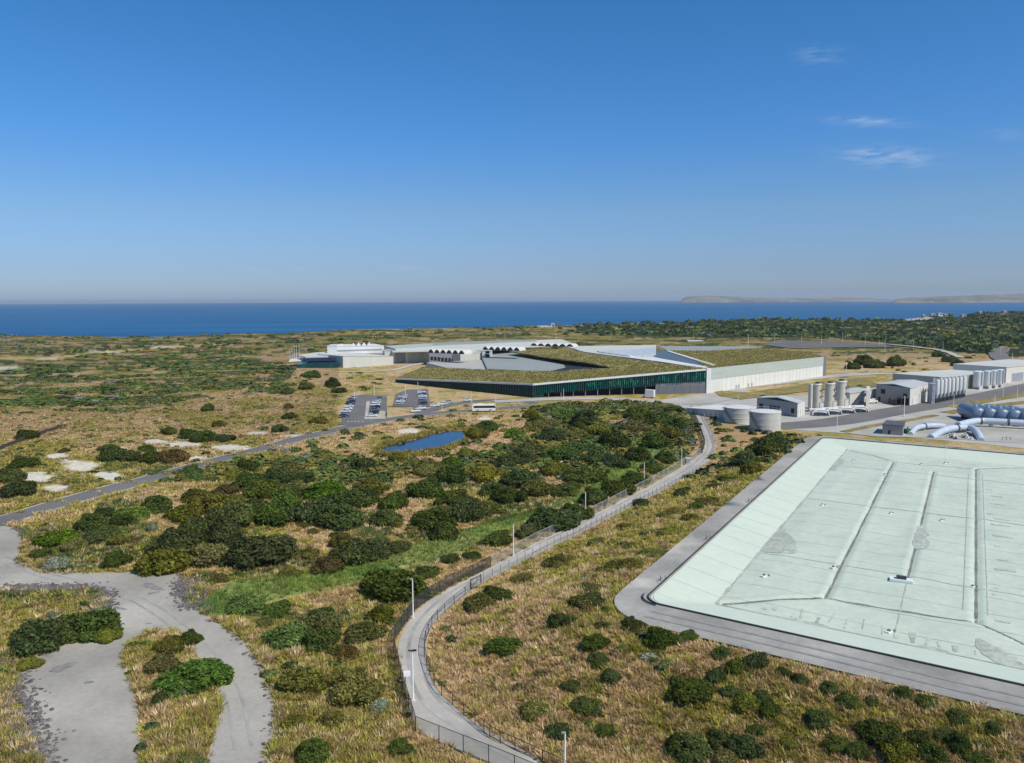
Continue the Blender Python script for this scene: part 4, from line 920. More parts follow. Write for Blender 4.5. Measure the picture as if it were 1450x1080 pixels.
# long halls
t, a, b, n, z1 = block("process_hall", "very long pale flat roofed hall behind the sawtooth vents", "building", [(545, 516), (610, 514)], 0, (497, 497.5), 10, M_PALEWALL, M_ROOFL)
MB().prism([W2(545, 490, 11), W2(640, 484.5, 11), W2(795, 480.2, 11), W2(812, 486, 11), W2(735, 491, 11), W2(690, 494.5, 11), W2(612, 496, 11), W2(556, 497, 11)], 10, 11).build("long_roof", M_ROOFL, t)
MB().prism([W2(545, 489.5, 12.5), W2(612, 485.8, 12.5), W2(612, 490.5, 12.5), W2(560, 493.5, 12.5)], 10, 12.5).build("raised_roof", M_BAND, t)
MB().prism([W2(612, 485, 11.5), W2(760, 480, 11.5), W2(760, 482.5, 11.5), W2(612, 489, 11.5)], 10.8, 11.5).build("roof_strip", M_ROOFGR, t)
t, a, b, n, z1 = block("pump_hall", "grey box with pale frame beside the long blank wall", "building", [(557, 516), (578, 515)], 0, (496, 496.5), 22, M_FASCIA, M_ROOFL)
opening(t, a, b, n, .1, .82, -.2, 9, M_GREYB, "roller_door")
t, a, b, n, z1 = block("boundary_hall", "long blank pale wall hall behind the dry bank", "building", [(486, 523), (557, 517.5)], 0, (504, 504), 34, M_PALEWALL, M_ROOFL)
t, a, b, n, z1 = block("admin_block", "two tier white block standing above the blank wall hall", "building", [(464, 516), (478, 516)], 0, (489, 488.5), 18, M_FASCIA, M_FASCIA)
t2, a, b, n, z1 = block("admin_block", "white long upper storey with dark roof slots beside the two tier block", "building", [(478, 516), (544, 513.5)], 0, (490, 489), 30, M_FASCIA, M_FASCIA)
opening(t2, a, b, n, .0, .96, z1[0] - 4.2, z1[0] - 3.0, M_GREYB, "window_band"); opening(t2, a, b, n, .0, .96, z1[0] - 9, z1[0] - 6.3, M_GREYB, "window_band")
for k in range(7): opening(t2, a, b, n, .35 + k * .06, .375 + k * .06, z1[0] - .3, z1[0] + 2.0, M_DARKIN if k % 2 else M_FASCIA, "roof_slot", -3 - k * .5)
# visitor centre
vc = thing("visitor_centre", (*W2(450, 522), 0), "low visitor centre with stacked white slabs and dark ribbon glass", "building")
def slab(name, pts, z0, z1, m): MB().prism([W2(x, y, z1) for x, y in pts], z0, z1).build(name, m, vc)
slab("glass_band", [(420, 516), (478, 513), (478, 507), (432, 508)], -1, 5.4, M_GLASS)
slab("floor_slab", [(409, 511), (440, 509.0), (476, 508), (477, 505), (440, 505), (412, 508)], 5.4, 6.0, M_FASCIA)
slab("upper_glass", [(432, 507), (475, 506), (475, 502.5), (440, 502.5)], 6.0, 8.4, glassy("blue_glass", (.03, .035, .08), .2))
slab("roof", [(422, 502.5), (445, 499), (470, 497.3), (480, 500), (472, 503.6), (432, 505)], 8.4, 9.0, M_ROOFL)
slab("terrace_slab", [(439, 515.5), (474, 513.5), (476, 511), (442, 512.5)], 1.9, 2.5, M_FASCIA)
t, a, b, n, z1 = block("gatehouse", "small grey block at the end of the visitor centre", "building", [(472, 520), (487, 520)], 0, (505, 504.5), 14, M_GREYB, M_ROOFL)
opening(t, a, b, n, .55, .9, .5, 5, M_DARKIN)
for i, (px, py, ty) in enumerate([(411, 512, 497), (414, 511, 493), (417, 510, 490), (420, 509, 488), (424, 508, 486.5)]):
    p = P(px, py); fp = MB().lathe((0, 0, 0), [(.16, 0), (.12, hz(p[0], p[1], ty) - p[2])], 6).build("flag_pole", M_WHITE)
    fp.location = Vector([float(q) for q in p]); tag(fp, ["bare flag pole closest to the visitor centre's pointed slab", "second bare flag pole from the pointed slab", "middle one of five bare flag poles by the visitor centre", "fourth bare flag pole out from the pointed slab", "tallest bare flag pole, last of the five"][i], "flag pole", "flag poles by the visitor centre")
# low far sheds
for (px0, px1, py, ty, lab) in [(974, 996, 487.5, 482, "low white shed with a jagged roof on the far yard"), (996, 1014, 488, 484, "small white lean shed next to the jagged roof shed"), (1101, 1118, 486.8, 482.6, "white vehicle shed on the far dark car park")]:
    t, a, b, n, z1 = block("far_shed", lab, "shed", [(px0, py), (px1, py)], 0, (ty, ty + .4), 14, M_FASCIA, M_FASCIA); opening(t, a, b, n, .1, .5, 0, (z1[0]) * .55, M_GREYB, "door")
t, a, b, n, z1 = block("far_shed", "dark brown shed beside the white vehicle shed on the far car park", "shed", [(1118, 488), (1138, 488)], 0, (484.2, 484.6), 16, mat("brown_shed", (.08, .06, .055), .7), mat("brown_shed", (.08, .06, .055))); opening(t, a, b, n, .2, .6, 0, 2.5, M_DARKIN, "door")
for i, (px, py, w, c, lab) in enumerate([(1319, 444.5, 9, (.7, .68, .65), "white house on the headland above the pale beach bluff"), (1329, 443.5, 11, (.78, .77, .75), "largest white house topping the beach headland"), (1337, 445, 8, (.5, .36, .3), "brick toned house below the largest white headland house"), (1306, 446, 6, (.45, .35, .28), "small tan house at the edge of the beach bluff"), (1362, 446, 9, (.6, .58, .58), "pale house set in scrub inland of the headland"), (1386, 441.5, 7, (.72, .7, .68), "lone white house on the scrub ridge"), (1420, 440.5, 7, (.7, .68, .66), "pale house on the highest scrub ridge"), (783, 462.5, 9, (.7, .7, .68), "pale low house at the shore beyond the long roofs")]):
    D_ = float(np.interp(px, RDX, RDY)) * .965; x = (px - 725) / FPX * D_; z = terr(x, D_); z = max(z - 1, min(hz(x, D_, py) - 4, z + 6)); wd = w / FPX * D_ * .55
    t = thing("coastal_house", (x, D_, z), lab, "house"); m_ = mat("house_wall_tone " [:-1] + "_" + "abcdefgh"[i], c, .7, .1, .3)
    MB().box((x, D_, z + 1.0), (wd, 9, 5.0)).build("wall", m_, t)
    MB().add([(x - wd * .55, D_ - 5, z + 3.5), (x + wd * .55, D_ - 5, z + 3.5), (x + wd * .55, D_ + 5, z + 3.5), (x - wd * .55, D_ + 5, z + 3.5), (x - wd * .5, D_, z + 5.4), (x + wd * .5, D_, z + 5.4)], [(0, 1, 5, 4), (2, 3, 4, 5), (0, 4, 3), (1, 2, 5), (3, 2, 1, 0)]).build("roof", mat("house_roof_grey", (.3, .28, .28), .6), t)
    MB().box((x + wd * .1, D_ - 4.55, z + 2), (wd * .5, .2, 1.6)).build("window", M_GLASS, t)

# ------------------------------------------------------------------ plant area: tanks, sheds, silos, vessels, pipes
M_TANK = mat("pale_tank_steel", (.56, .55, .50), .45, .05, .3, 0, .1, .4, .04, 2, 'Object', (1, 1, .2))
M_TANKR = mat("tank_roof_white", (.70, .69, .64), .5, .05, .4)
def tank(name, label, px, py, half, ty, group):
    p = Pz(px, py + 0.0, 0); z = p[1]; r = half / FPX * z; y = z + r; x = (px - 725) / FPX * y; h = hz(x, y - r, ty)
    t = thing(name, (x, y, 0), label, "tank", group)
    MB().lathe((x, y, 0), [(r, -.3), (r, h), (r - .05, h + .02)], 40).build("shell", M_TANK, t, True)
    MB().lathe((x, y, 0), [(r + .12, h - .15), (r + .12, h + .08), (r * .96, h + .12), (.4, h + r * .10)], 40).build("roof", M_TANKR, t, True)
    mb = MB()
    for q in (.33, .66): mb.lathe((x, y, h * q), [(r + .07, 0), (r + .07, .14), (r, .2)], 40)
    mb.build("stiffener_ring", M_TANK, t, True)
    mb = MB(); N = 14                                          # stair curling up the left side
    for k in range(N):
        a = math.pi * (1.02 + .35 * k / N); a2 = a; mb.box((x + (r + .55) * math.cos(a2), y + (r + .55) * math.sin(a2), h * (1 - (k + .5) / N)), (1.0, .9, .12), a2)
    mb.build("stair", M_DARKSTEEL, t)
    mb = MB()
    for k in range(36):
        a = 2 * math.pi * k / 36; mb.cyl((x + (r - .2) * math.cos(a), y + (r - .2) * math.sin(a), h), (x + (r - .2) * math.cos(a), y + (r - .2) * math.sin(a), h + 1.0), .03, n=4)
    mb.tube([(x + (r - .2) * math.cos(2 * math.pi * k / 36), y + (r - .2) * math.sin(2 * math.pi * k / 36), h + 1.0) for k in range(37)], .035, 4); gr_ = mb.build("guard_rail", M_POSTG, t); gr_.parent = [c_ for c_ in COL.objects if c_.parent == t and c_.name.startswith("roof")][0]
    return t
tank("storage_tank", "squat round pale tank, the nearer of two, beside the dark shrubs", 1087, 611.5, 22, 585, "round tanks by the bare ground")
tank("storage_tank", "squat round pale tank half hidden behind the nearer tank", 1050, 600.5, 22, 579, "round tanks by the bare ground")
t, a, b, n, z1 = block("covered_reservoir", "long low grey flat topped reservoir touching the round tanks", "building", [(972, 585), (1027, 594)], 0, (577.0, 580.5), 19, M_TANK, M_TANKR)
for k in range(8): opening(t, a, b, n, .06 + k * .115, .065 + k * .115, 0, z1[0] - .4, M_GREYB, "wall_rib", .1)
p = P(1010, 594); tag(MB().box((p[0], p[1], p[2] + .7), (2.6, 1.6, 1.4), .4).build("skip_bin", mat("black_bin", (.03, .03, .03), .6)), "small black bin on orange ground below the low reservoir", "bin")
M_SHED = mat("grey_and_shaded_cladding", (.30, .295, .285), .6, .05, .3, 0, 0, .3, .07, 3, 'Object', (3, 3, .05))  # on the gabled sheds this grey paints in the shade of the left walls
M_CREAM = mat("cream_cladding", (.64, .62, .55), .6, .05, .3, 0, 0, .3, .05, 3, 'Object', (3, 3, .05))  # the gabled sheds take this paler tone for their sunlit ends
M_SHROOF = mat("shed_roof", (.50, .51, .49), .5, .06, .2, 0, 0, .3, .06, 2)
def gable_shed(name, label, corner, left, right, ty, wl, wr, roof_m, extra=None, rise=.06):
    """corner: the near ground corner; left, right: ground ends of the two seen walls; ty: eaves rows (left, corner, right)."""
    c, l, r = W2(*corner), W2(*left), W2(*right); d = (l[0] + r[0] - c[0], l[1] + r[1] - c[1]); z = hz(*c, ty)
    t = thing(name, (*c, 0), label, "shed"); nl, nr_ = norm_front(l, c), norm_front(c, r)
    def wall(a, b, n_, m, nm): 
        MB().prism([a, b, (b[0] - n_[0] * .35, b[1] - n_[1] * .35), (a[0] - n_[0] * .35, a[1] - n_[1] * .35)], -.4, z).build(nm, m, t)
    MB().prism([l, c, r, d], -.4, z - .05).build("wall", wl, t)
    MB().prism([(c[0] + nr_[0] * .1, c[1] + nr_[1] * .1), (r[0] + nr_[0] * .1, r[1] + nr_[1] * .1), r, c], -.3, z - .1).build("end_wall", wr, t)
    o = .35; m0, m1 = lerp2(l, c, .5), lerp2(d, r, .5); H = z + math.hypot(l[0] - c[0], l[1] - c[1]) * rise
    ex = lambda p, s: (p[0] + s * nr_[0] * o, p[1] + s * nr_[1] * o)
    V = [(*ex(l, 1), z), (*ex(c, 1), z), (*ex(m0, 1), H), (*ex(d, -1), z), (*ex(r, -1), z), (*ex(m1, -1), H)]
    V2 = V + [(v[0], v[1], v[2] - .3) for v in V]
    MB().add(V2, [(0, 2, 5, 3), (2, 1, 4, 5), (6, 9, 11, 8), (8, 11, 10, 7), (0, 6, 8, 2), (2, 8, 7, 1), (3, 5, 11, 9), (5, 4, 10, 11), (0, 3, 9, 6), (1, 7, 10, 4)]).build("roof", roof_m, t)
    return t, c, l, r, nl, nr_, z
t, c, l, r, nl, nr_, z = gable_shed("equipment_shed", "grey gabled shed with small dark windows behind the round tanks", (1128.5, 591), (1071.5, 582), (1139, 588), 570.5, M_SHED, M_CREAM, M_SHROOF)
for a0, a1 in ((.07, .16), (.33, .40), (.42, .49), (.51, .58), (.86, .93)): opening(t, l, c, nl, a0, a1, 1.6, 3.6, M_DARKIN)
opening(t, l, c, nl, .66, .74, 0, 3.4, M_GREYB, "door")
for k in range(3): opening(t, c, r, nr_, .1 + .3 * k, .3 + .3 * k, .2, 3.2, M_TANKR, "louvre", .2)
t, c, l, r, nl, nr_, z = gable_shed("equipment_shed", "large grey shed with a cream end wall and an open lean-to", (1287.5, 574.5), (1240, 567.5), (1318.5, 567), 549, M_SHED, M_CREAM, M_SHROOF, rise=.05)
opening(t, l, c, nl, .15, .28, 4.0, 6.2, M_DARKIN); opening(t, l, c, nl, .08, .14, .2, 2.4, M_DARKIN, "door"); opening(t, l, c, nl, .40, .45, .4, 2.2, M_DARKIN); opening(t, l, c, nl, .82, .92, 3.4, 5.4, M_DARKIN)
opening(t, c, r, nr_, .12, .3, .1, 3.6, M_FASCIA, "roller_door", .18); opening(t, c, r, nr_, .42, .62, .1, 5.0, mat("pink_cream_door", (.66, .60, .55), .6), "roller_door", .18); opening(t, c, r, nr_, .68, .84, 5.2, 6.6, M_GREYB, "louvre", .18)
q0 = lerp2(l, c, .45); q1 = c; V = [(*q0, 1.2), (*q1, 4.2), (q1[0] + nl[0] * 5, q1[1] + nl[1] * 5, 3.7), (q0[0] + nl[0] * 5, q0[1] + nl[1] * 5, .9)]
V += [(v[0], v[1], v[2] + .2) for v in V]; MB().add(V, [(3, 2, 1, 0), (4, 5, 6, 7), (0, 1, 5, 4), (1, 2, 6, 5), (2, 3, 7, 6), (3, 0, 4, 7)]).build("lean_to_roof", mat("lean_to_brown", (.16, .14, .13), .7), t)
opening(t, l, c, nl, .66, .98, 0, 3.2, M_DARKIN, "lean_to_opening", .2)
for s in (.62, .8, .99): p = lerp2(l, c, s); MB().cyl((p[0] + nl[0] * 4.8, p[1] + nl[1] * 4.8, -.1), (p[0] + nl[0] * 4.8, p[1] + nl[1] * 4.8, 2.0 + (s - .6) * 4.3), .14, n=6).build("lean_to_post", M_DARKSTEEL, t)
t, a, b, n, z1 = block("conveyor_shed", "low pale shed with a sloping chute beside the big grey shed", "shed", [(1203, 574), (1240, 566)], 0, (556.5, 550.5), 10, M_CREAM, M_SHROOF)
p, q = Pz(1209, 575, 0), Pz(1231, 573, 0); MB().tube([(p[0], p[1] - 1, .8), (q[0], q[1] - 1, 7.5)], .55, 8).build("chute", mat("chute_grey", (.35, .34, .32), .6), t)
MB().prism([W2(1226, 577), W2(1231, 577), W2(1231, 570), W2(1226, 570)], 0, 8.0).build("chute_tower", M_CREAM, t)
# tall beige silos
M_SILO = mat("beige_silo", (.60, .55, .44), .5, .05, .4, 0, 0, .35, .05, 2, 'Object', (1, 1, .1)); M_SILOW = mat("white_silo", (.74, .74, .71), .45, .04, .4, 0, 0, .4, .04, 2, 'Object', (1, 1, .1))
for i, (px, by, ty, hw, lab) in enumerate([(1158.5, 584, 543.5, 6.5, "slimmer beige silo with a twin column, first of three tall silos"), (1177, 581.5, 542.5, 7.2, "middle one of the three tall beige silos"), (1193.5, 578.5, 539.5, 7.6, "tallest beige silo, nearest the sloping chute")]):
    p = Pz(px, by, 0); r_ = hw / FPX * p[1]; h = hz(p[0], p[1], ty); x, y = p[0], p[1] + r_
    t = thing("tall_silo", (x, y, 0), lab, "silo", "tall beige silos")
    MB().lathe((x, y, 0), [(r_, -.3), (r_, h * .30), (r_ * .97, h * .305), (r_ * .97, h * .94), (r_ * 1.04, h * .945), (r_ * 1.04, h * .97), (r_ * .9, h)], 24).build("shell", M_SILO, t, True)
    MB().lathe((x, y, h), [(r_ * .55, 0), (r_ * .55, .5), (.1, .9)], 16).build("cap", M_DARKSTEEL, t, True)
    mb = MB()
    for k in range(3): mb.box((x + r_ * .75, y - r_ * .8, h * (.35 + .22 * k)), (1.6, 1.2, .15)); 
    for s in (-.3, .3): mb.cyl((x + r_ * .75 + s, y - r_ * .95, 0), (x + r_ * .75 + s, y - r_ * .95, h), .06, n=5)
    mb.build("ladder", M_DARKSTEEL, t)
    MB().box((x + r_ * .7, y - r_ * .75, h * .18), (1.6, 1.4, h * .36)).build("valve_box", M_TANKR, t)
    if i == 0: MB().lathe((x - r_ * 1.4, y, 0), [(r_ * .5, -.2), (r_ * .5, h * .98), (.1, h)], 14).build("side_column", M_SILO, t, True)
p = Pz(1148, 586, 0); tag(MB().cyl((0, 0, 0), (0, 0, hz(p[0], p[1], 566)), .35, n=10).build("standpipe", M_TANKR, None, True), "thin white standpipe in front of the slim beige silo", "pipe"); bpy.data.objects["standpipe"].location = Vector([float(q) for q in p])
# cone silos
for i in range(8):
    px = 1327.5 + i * 5.4; by = 571 - i * 1.15; ty = 536 - i * .75; p = Pz(px, by, 0); r_ = 3.25 / FPX * p[1]; h = hz(p[0], p[1], ty); x, y = p[0], p[1] + r_
    if i < 1: base_silo = None
    t = thing("cone_silo", (x, y, 0), ["first white cone bottom silo, nearest the cream end wall", "second white cone bottom silo from the cream end wall", "third white cone bottom silo from the cream end wall", "fourth white cone bottom silo in the row", "fifth white cone bottom silo in the row", "sixth white cone bottom silo in the row", "seventh white cone bottom silo, last but one", "last white cone bottom silo toward the storage tanks"][i], "silo", "row of cone bottom silos")
    MB().lathe((x, y, 0), [(.35, h * .18), (r_, h * .38), (r_, h * .92), (r_ * .5, h * .96), (.3, h * .98)], 20).build("shell", M_SILOW, t, True)
    for a in range(4):
        an = a * math.pi / 2 + .6; MB().cyl((x + r_ * .85 * math.cos(an), y + r_ * .85 * math.sin(an), -.1), (x + r_ * .85 * math.cos(an), y + r_ * .85 * math.sin(an), h * .42), .13, n=6).build("leg", M_DARKSTEEL, t)
    mb = MB(); mb.box((x, y - r_ * .2, h * .96), (r_ * 1.5, r_ * 1.2, .12))
    for s in (-1, 0, 1): mb.cyl((x + s * r_ * .7, y - r_ * .8, h * .93), (x + s * r_ * .7, y - r_ * .8, h), .05, n=4)
    mb.cyl((x - r_ * .7, y - r_ * .8, h), (x + r_ * .7, y - r_ * .8, h), .05, n=4); mb.build("top_rail", M_POSTG, t)
    MB().box((x, y - .2, h * .10), (1.0, 1.2, h * .14)).build("outlet_valve", M_DARKSTEEL, t)
t, a, b, n, z1 = block("pipe_frame", "dark steel frame at the near end of the cone silos", "frame", [(1318.8, 572), (1323.5, 572)], 0, (543, 543), 4, M_GREYB, M_POSTG)
for k in range(3): opening(t, a, b, n, .1, .9, 2 + k * 4, 4.6 + k * 4, M_GREYB, "panel", .05)
t, a, b, n, z1 = block("warehouse", "long pale warehouse behind the cone silos and storage tanks", "building", [(1330, 556), (1412, 545)], 0, (533.5, 527.5), 26, mat("warehouse_wall", (.34, .34, .31), .7, .06, .3), M_ROOFL)
opening(t, a, b, n, .55, .75, 0, 5, M_GREYB, "roller_door")
t, a, b, n, z1 = block("warehouse", "pale warehouse at the frame edge past the storage tanks", "building", [(1424, 542), (1500, 530)], 0, (519.5, 512), 30, M_CREAM, M_ROOFL)
opening(t, a, b, n, .1, .3, 0, 5, M_GREYB, "roller_door")
for i, (px, by, ty, hw, lab) in enumerate([(1388, 551.5, 525.5, 6.6, "storage tank nearest the cone silos"), (1401, 550.5, 525, 5.6, "second white storage tank"), (1410, 549.5, 524, 5.0, "third white storage tank"), (1418.5, 548.5, 523, 4.8, "white storage tank closest to the frame edge warehouse")]):
    p = Pz(px, by, 0); r_ = hw / FPX * p[1]; h = hz(p[0], p[1], ty); x, y = p[0], p[1] + r_
    t = thing("upright_tank", (x, y, 0), "tall upright white " + lab.replace("white ", "") + (" of the four" if i in (1, 2) else ""), "tank", "tall storage tanks")
    MB().lathe((x, y, 0), [(r_, h * .12), (r_, h * .97), (r_ * .6, h)], 24).build("shell", M_SILOW, t, True)
    MB().lathe((x, y, 0), [(r_ * .8, -.2), (r_ * .8, h * .12)], 16).build("skirt", M_GREYB, t, True)
    MB().box((x + r_ * .3, y - r_ - .25, h * .5), (.5, .3, h * .96)).build("ladder", M_POSTG, t)
    MB().box((x - r_ * .2, y - r_ - .8, 1.0), (1.6, 1.2, 2.0)).build("pump_box", M_TANKR, t)
# white pipe rack in front of the silos
for i, px in enumerate((1166, 1184, 1203, 1222)):
    p = Pz(px, 590 - i * 1.6, 0); t = thing("filter_skid", (*p[:2], 0), ["white arched pipe skid nearest the slim beige silo", "second white arched pipe skid below the silos", "third white arched pipe skid below the chute", "white arched pipe skid nearest the grey shed"][i], "pipe skid", "arched pipe skids")
    x, y = p[0], p[1] + 3
    MB().tube([(x - 3.6, y, .3), (x - 3.2, y, 1.6), (x - 2.0, y, 2.4), (x, y, 2.6), (x + 2.0, y, 2.4), (x + 3.2, y, 1.6), (x + 3.6, y, .3)], .32, 8).build("arch_pipe", M_TANKR, t, True)
    MB().tube([(x - 3, y + 1.6, .9), (x + 3, y + 1.6, .9)], .9, 12).build("vessel", mat("skid_grey", (.42, .43, .44), .4), t, True)
    mb = MB(); mb.box((x, y + .8, .2), (7, 3.4, .4)); mb.box((x - 1, y - .9, .9), (1, .6, 1.4)); mb.box((x + 1.6, y - .9, .7), (.8, .6, 1)); mb.build("skid_frame", M_DARKSTEEL, t)
    MB().tube([(x - 3.4, y + 4.2, 2.2), (x + 3.6, y + 4.6, 2.2)], .38, 8).build("header_pipe", M_TANKR, t, True)
# pressure vessels and big pipes
M_VESSEL = mat("blue_grey_vessel", (.155, .215, .285), .38, .1, .3, 0, .1, .5, .08, 1.5); M_PIPE = mat("pale_blue_pipe", (.50, .57, .64), .4, .08, .4, 0, .05, .45, .06, 2); M_COLLAR = mat("pipe_collar", (.07, .085, .12), .5)
for i in range(5):
    p = Pz(1387 + i * 17.5, 600 + i * 1.2, 0); y = p[1] + 1; x = p[0]; r_ = 2.9; z = 3.6
    t = thing("pressure_vessel", (x, y, 0), ["blue-grey domed pressure vessel at the open end of the row", "second blue-grey domed pressure vessel in the row", "third blue-grey domed pressure vessel in the row", "blue-grey domed pressure vessel cut by the frame edge", "hidden blue-grey domed pressure vessel past the frame edge"][i], "pressure vessel", "row of pressure vessels")
    d = Vector((.18, .98, 0)); prof = [(.05, -1.3), (r_ * .45, -1.1), (r_ * .75, -.75), (r_ * .93, -.3), (r_, .3)]; N = 22; prof = prof + [(r_, 15)] + [(r_ * .9, 15.8), (r_ * .5, 16.8), (.05, 17.1)]
    V = []; e = Vector((d.y, -d.x, 0))
    for (rr_, s) in prof:
        for k in range(N): an = 2 * math.pi * k / N; V.append((x + d.x * s + e.x * rr_ * math.cos(an), y + d.y * s + e.y * rr_ * math.cos(an), z + rr_ * math.sin(an)))
    MB().add(V, [(j * N + k, j * N + (k + 1) % N, (j + 1) * N + (k + 1) % N, (j + 1) * N + k) for j in range(len(prof) - 1) for k in range(N)]).build("shell", M_VESSEL, t, True)
    for s in (2, 12): MB().box((x + d.x * s, y + d.y * s, 1.1), (4.2, .8, 2.4), -.18).build("saddle", M_DARKSTEEL, t)
    MB().cyl((x + d.x * 3, y + d.y * 3, z + r_ - .1), (x + d.x * 3, y + d.y * 3, z + r_ + .7), .5, n=10).build("manway", M_PIPE, t, True)
    MB().tube([(x, y - 1, z - 1.6), (x - .2, y - 3, z - 2.0), (x - .2, y - 3.2, .6)], .55, 10).build("nozzle", M_DARKSTEEL, t, True)
def big_pipe(label, pts, r_, collars, group="large pale blue pipes"):
    W_ = [Pz(a, b, 0) for a, b, h in pts]; path = [(w[0], w[1], h) for w, (a, b, h) in zip(W_, pts)]
    q = [Vector(path[0])] + [Vector([float(c) for c in p]) for p in chaikin([np.array(p) for p in path], 2)]; t = thing("large_pipe", (path[0][0], path[0][1], 0), label, "pipe", group)
    MB().tube(q[1:], r_, 16).build("pipe_run", M_PIPE, t, True)
    for f in collars:
        i = min(int(f * (len(q) - 3)) + 1, len(q) - 2); d = (q[i + 1] - q[i]).normalized(); MB().cyl(q[i] - d * .35, q[i] + d * .35, r_ * 1.14, n=16).build("collar", M_COLLAR, t, True)
    for f in (.2, .5, .8):
        p = q[min(int(f * (len(q) - 2)) + 1, len(q) - 1)]; MB().box((p.x, p.y, (p.z - r_) / 2), (.9, .9, max(.3, p.z - r_ + .2))).build("support", M_KERB, t)
big_pipe("long pale blue pipe curving toward the pressure vessels with dark collars", [(1356, 609, 1.9), (1370, 606, 2.2), (1385, 604, 2.4), (1405, 605, 2.4), (1430, 606.5, 2.4), (1470, 609, 2.4), (1530, 613, 2.4)], 1.25, (.42, .66))
big_pipe("pale blue pipe rising from the ground with a dark collar", [(1318, 620.5, .2), (1330, 617, 1.4), (1345, 614, 2.0), (1360, 613, 2.0), (1372, 612, 1.7)], 1.25, (.72,))
big_pipe("pale blue pipe bending down into the gravel near the basin", [(1358, 613, 1.8), (1370, 612, 2.0), (1380, 615, 1.9), (1386, 620, 1.0), (1389, 624, .0)], 1.2, (.1,))
big_pipe("shorter pale pipe beside the dark pit cover", [(1289, 616, .3), (1296, 611.5, 1.6), (1310, 609, 1.7), (1326, 607.5, 1.5), (1336, 606, .8)], 1.0, (.55,))
t = thing("valve_cluster", (*W2(1365, 620), 0), "cluster of white valves and small pipes below the big pipes", "valves")
for k in range(14):
    p = Pz(1340 + random.uniform(0, 40), 616 + random.uniform(0, 7), 0); mb = MB()
    mb.cyl((p[0], p[1], 0), (p[0], p[1], 1.0), .22, n=8); mb.cyl((p[0] - .8, p[1], .5), (p[0] + .8, p[1] + .4, .5), .2, n=8); mb.lathe((p[0], p[1], 1.0), [(.45, 0), (.45, .12)], 10); mb.build("valve", M_TANKR if k % 3 else M_DARKSTEEL, t)
t = thing("pit_cover", (*W2(1270, 617), 0), "dark grey sloped pit shed beside the shorter pale pipe", "shed")
c = [W2(1249, 615), W2(1278, 617.5), W2(1281, 611), W2(1256, 609)]; z = hz(*c[1], 603.5)
MB().prism(c, -.2, z).build("wall", M_SHED, t); MB().prism([(p[0] * 1.0 + (-.3 if i in (0, 3) else .3), p[1] + (-.3 if i < 2 else .3)) for i, p in enumerate(c)], z, z + .25).build("roof", mat("dark_roof", (.10, .095, .105), .6), t)
nn_ = norm_front(c[0], c[1]); opening(t, c[0], c[1], nn_, .3, .4, .1, 1.8, M_DARKIN, "door")
t = thing("generator_unit", (*W2(1287, 613), 0), "green machinery unit between pit shed and pale pipe", "machine"); p = Pz(1285, 614, 0)
MB().box((p[0], p[1], .9), (2.4, 2, 1.8), .3).build("body", mat("machine_green", (.03, .10, .07), .5), t); MB().cyl((p[0], p[1], 1.8), (p[0], p[1], 2.6), .2, n=8).build("stack", M_DARKSTEEL, t)
p = Pz(1425, 623, 0); t = thing("bollard_frame", (*p[:2], 0), "small dark frame standing alone on the pipe yard gravel", "frame"); mb = MB()
for s in (-1.5, 0, 1.5): mb.cyl((p[0] + s, p[1], 0), (p[0] + s, p[1], 1.1), .08, n=6)
mb.cyl((p[0] - 1.5, p[1], 1.05), (p[0] + 1.5, p[1], 1.05), .06, n=6); mb.build("rail", M_DARKSTEEL, t)
a, b = P(-20, 645)[:2], P(88, 605)[:2]; t = thing("timber_wall", (*b, terr(*b)), "low dark timber wall running across the dry left field", "wall")
dl = densify([a, lerp2(a, b, .6), b], 4, False); mb = MB()
for i in range(len(dl) - 1): zz = terr(*dl[i]); mb.bar(dl[i], dl[i + 1], .4, zz - .6, zz + 1.3)
mb.build("plank_face", mat("dark_timber", (.06, .05, .045), .8, .2, 1), t)
mb = MB()
for q in dl[::2]: mb.box((q[0], q[1] - .3, terr(*q) + .5), (.3, .3, 2.0))
mb.build("post", mat("dark_timber", (.06, .05, .045)), t)

# ------------------------------------------------------------------ vehicles
M_TYRE = mat("tyre_rubber", (.02, .02, .02), .8); M_WIN = glassy("car_glass", (.012, .016, .02), .1, .5)
def car_proto(paint, body_m):
    t = thing("parked_car", (0, 0, 0), "x", "car")
    prof = [(-2.2, .35), (-2.25, .75), (-2.1, .95), (-1.2, 1.02), (1.0, .98), (2.0, .85), (2.2, .6), (2.2, .35)]
    def ext(pr, w0, w1): 
        m = len(pr); V = [(x, -w0 if z < 1.0 else -w1, z) for x, z in pr] + [(x, w0 if z < 1.0 else w1, z) for x, z in pr]
        return MB().add(V, [tuple(range(m)), tuple(range(2 * m - 1, m - 1, -1))] + [(j, (j + 1) % m, (j + 1) % m + m, j + m) for j in range(m)])
    ext(prof, .9, .88).build("body", body_m, t, world=False)
    ext([(-1.95, .95), (-1.5, 1.38), (.2, 1.40), (1.0, .97)], .82, .74).build("window_glass", M_WIN, t, world=False)
    ext([(-1.55, 1.36), (-1.4, 1.46), (.1, 1.48), (.3, 1.36)], .76, .72).build("roof", body_m, t, world=False)
    for x in (-1.35, 1.35):
        for y in (-.82, .82):
            w_ = MB().cyl((x, y - .1, .33), (x, y + .1, .33), .33, n=12).build("wheel", M_TYRE, t, True, world=False); s_ = 1 if y > 0 else -1
            rm_ = MB().cyl((x, y + s_ * .1, .33), (x, y + s_ * .115, .33), .2, n=10).build("rim", M_POSTG, t, world=False); rm_.parent = w_
    return t
PAINT = {"white": (.75, .75, .74), "silver": (.42, .43, .45), "dark": (.035, .037, .042), "blue": (.05, .07, .20), "grey": (.16, .165, .175)}
protos = {}
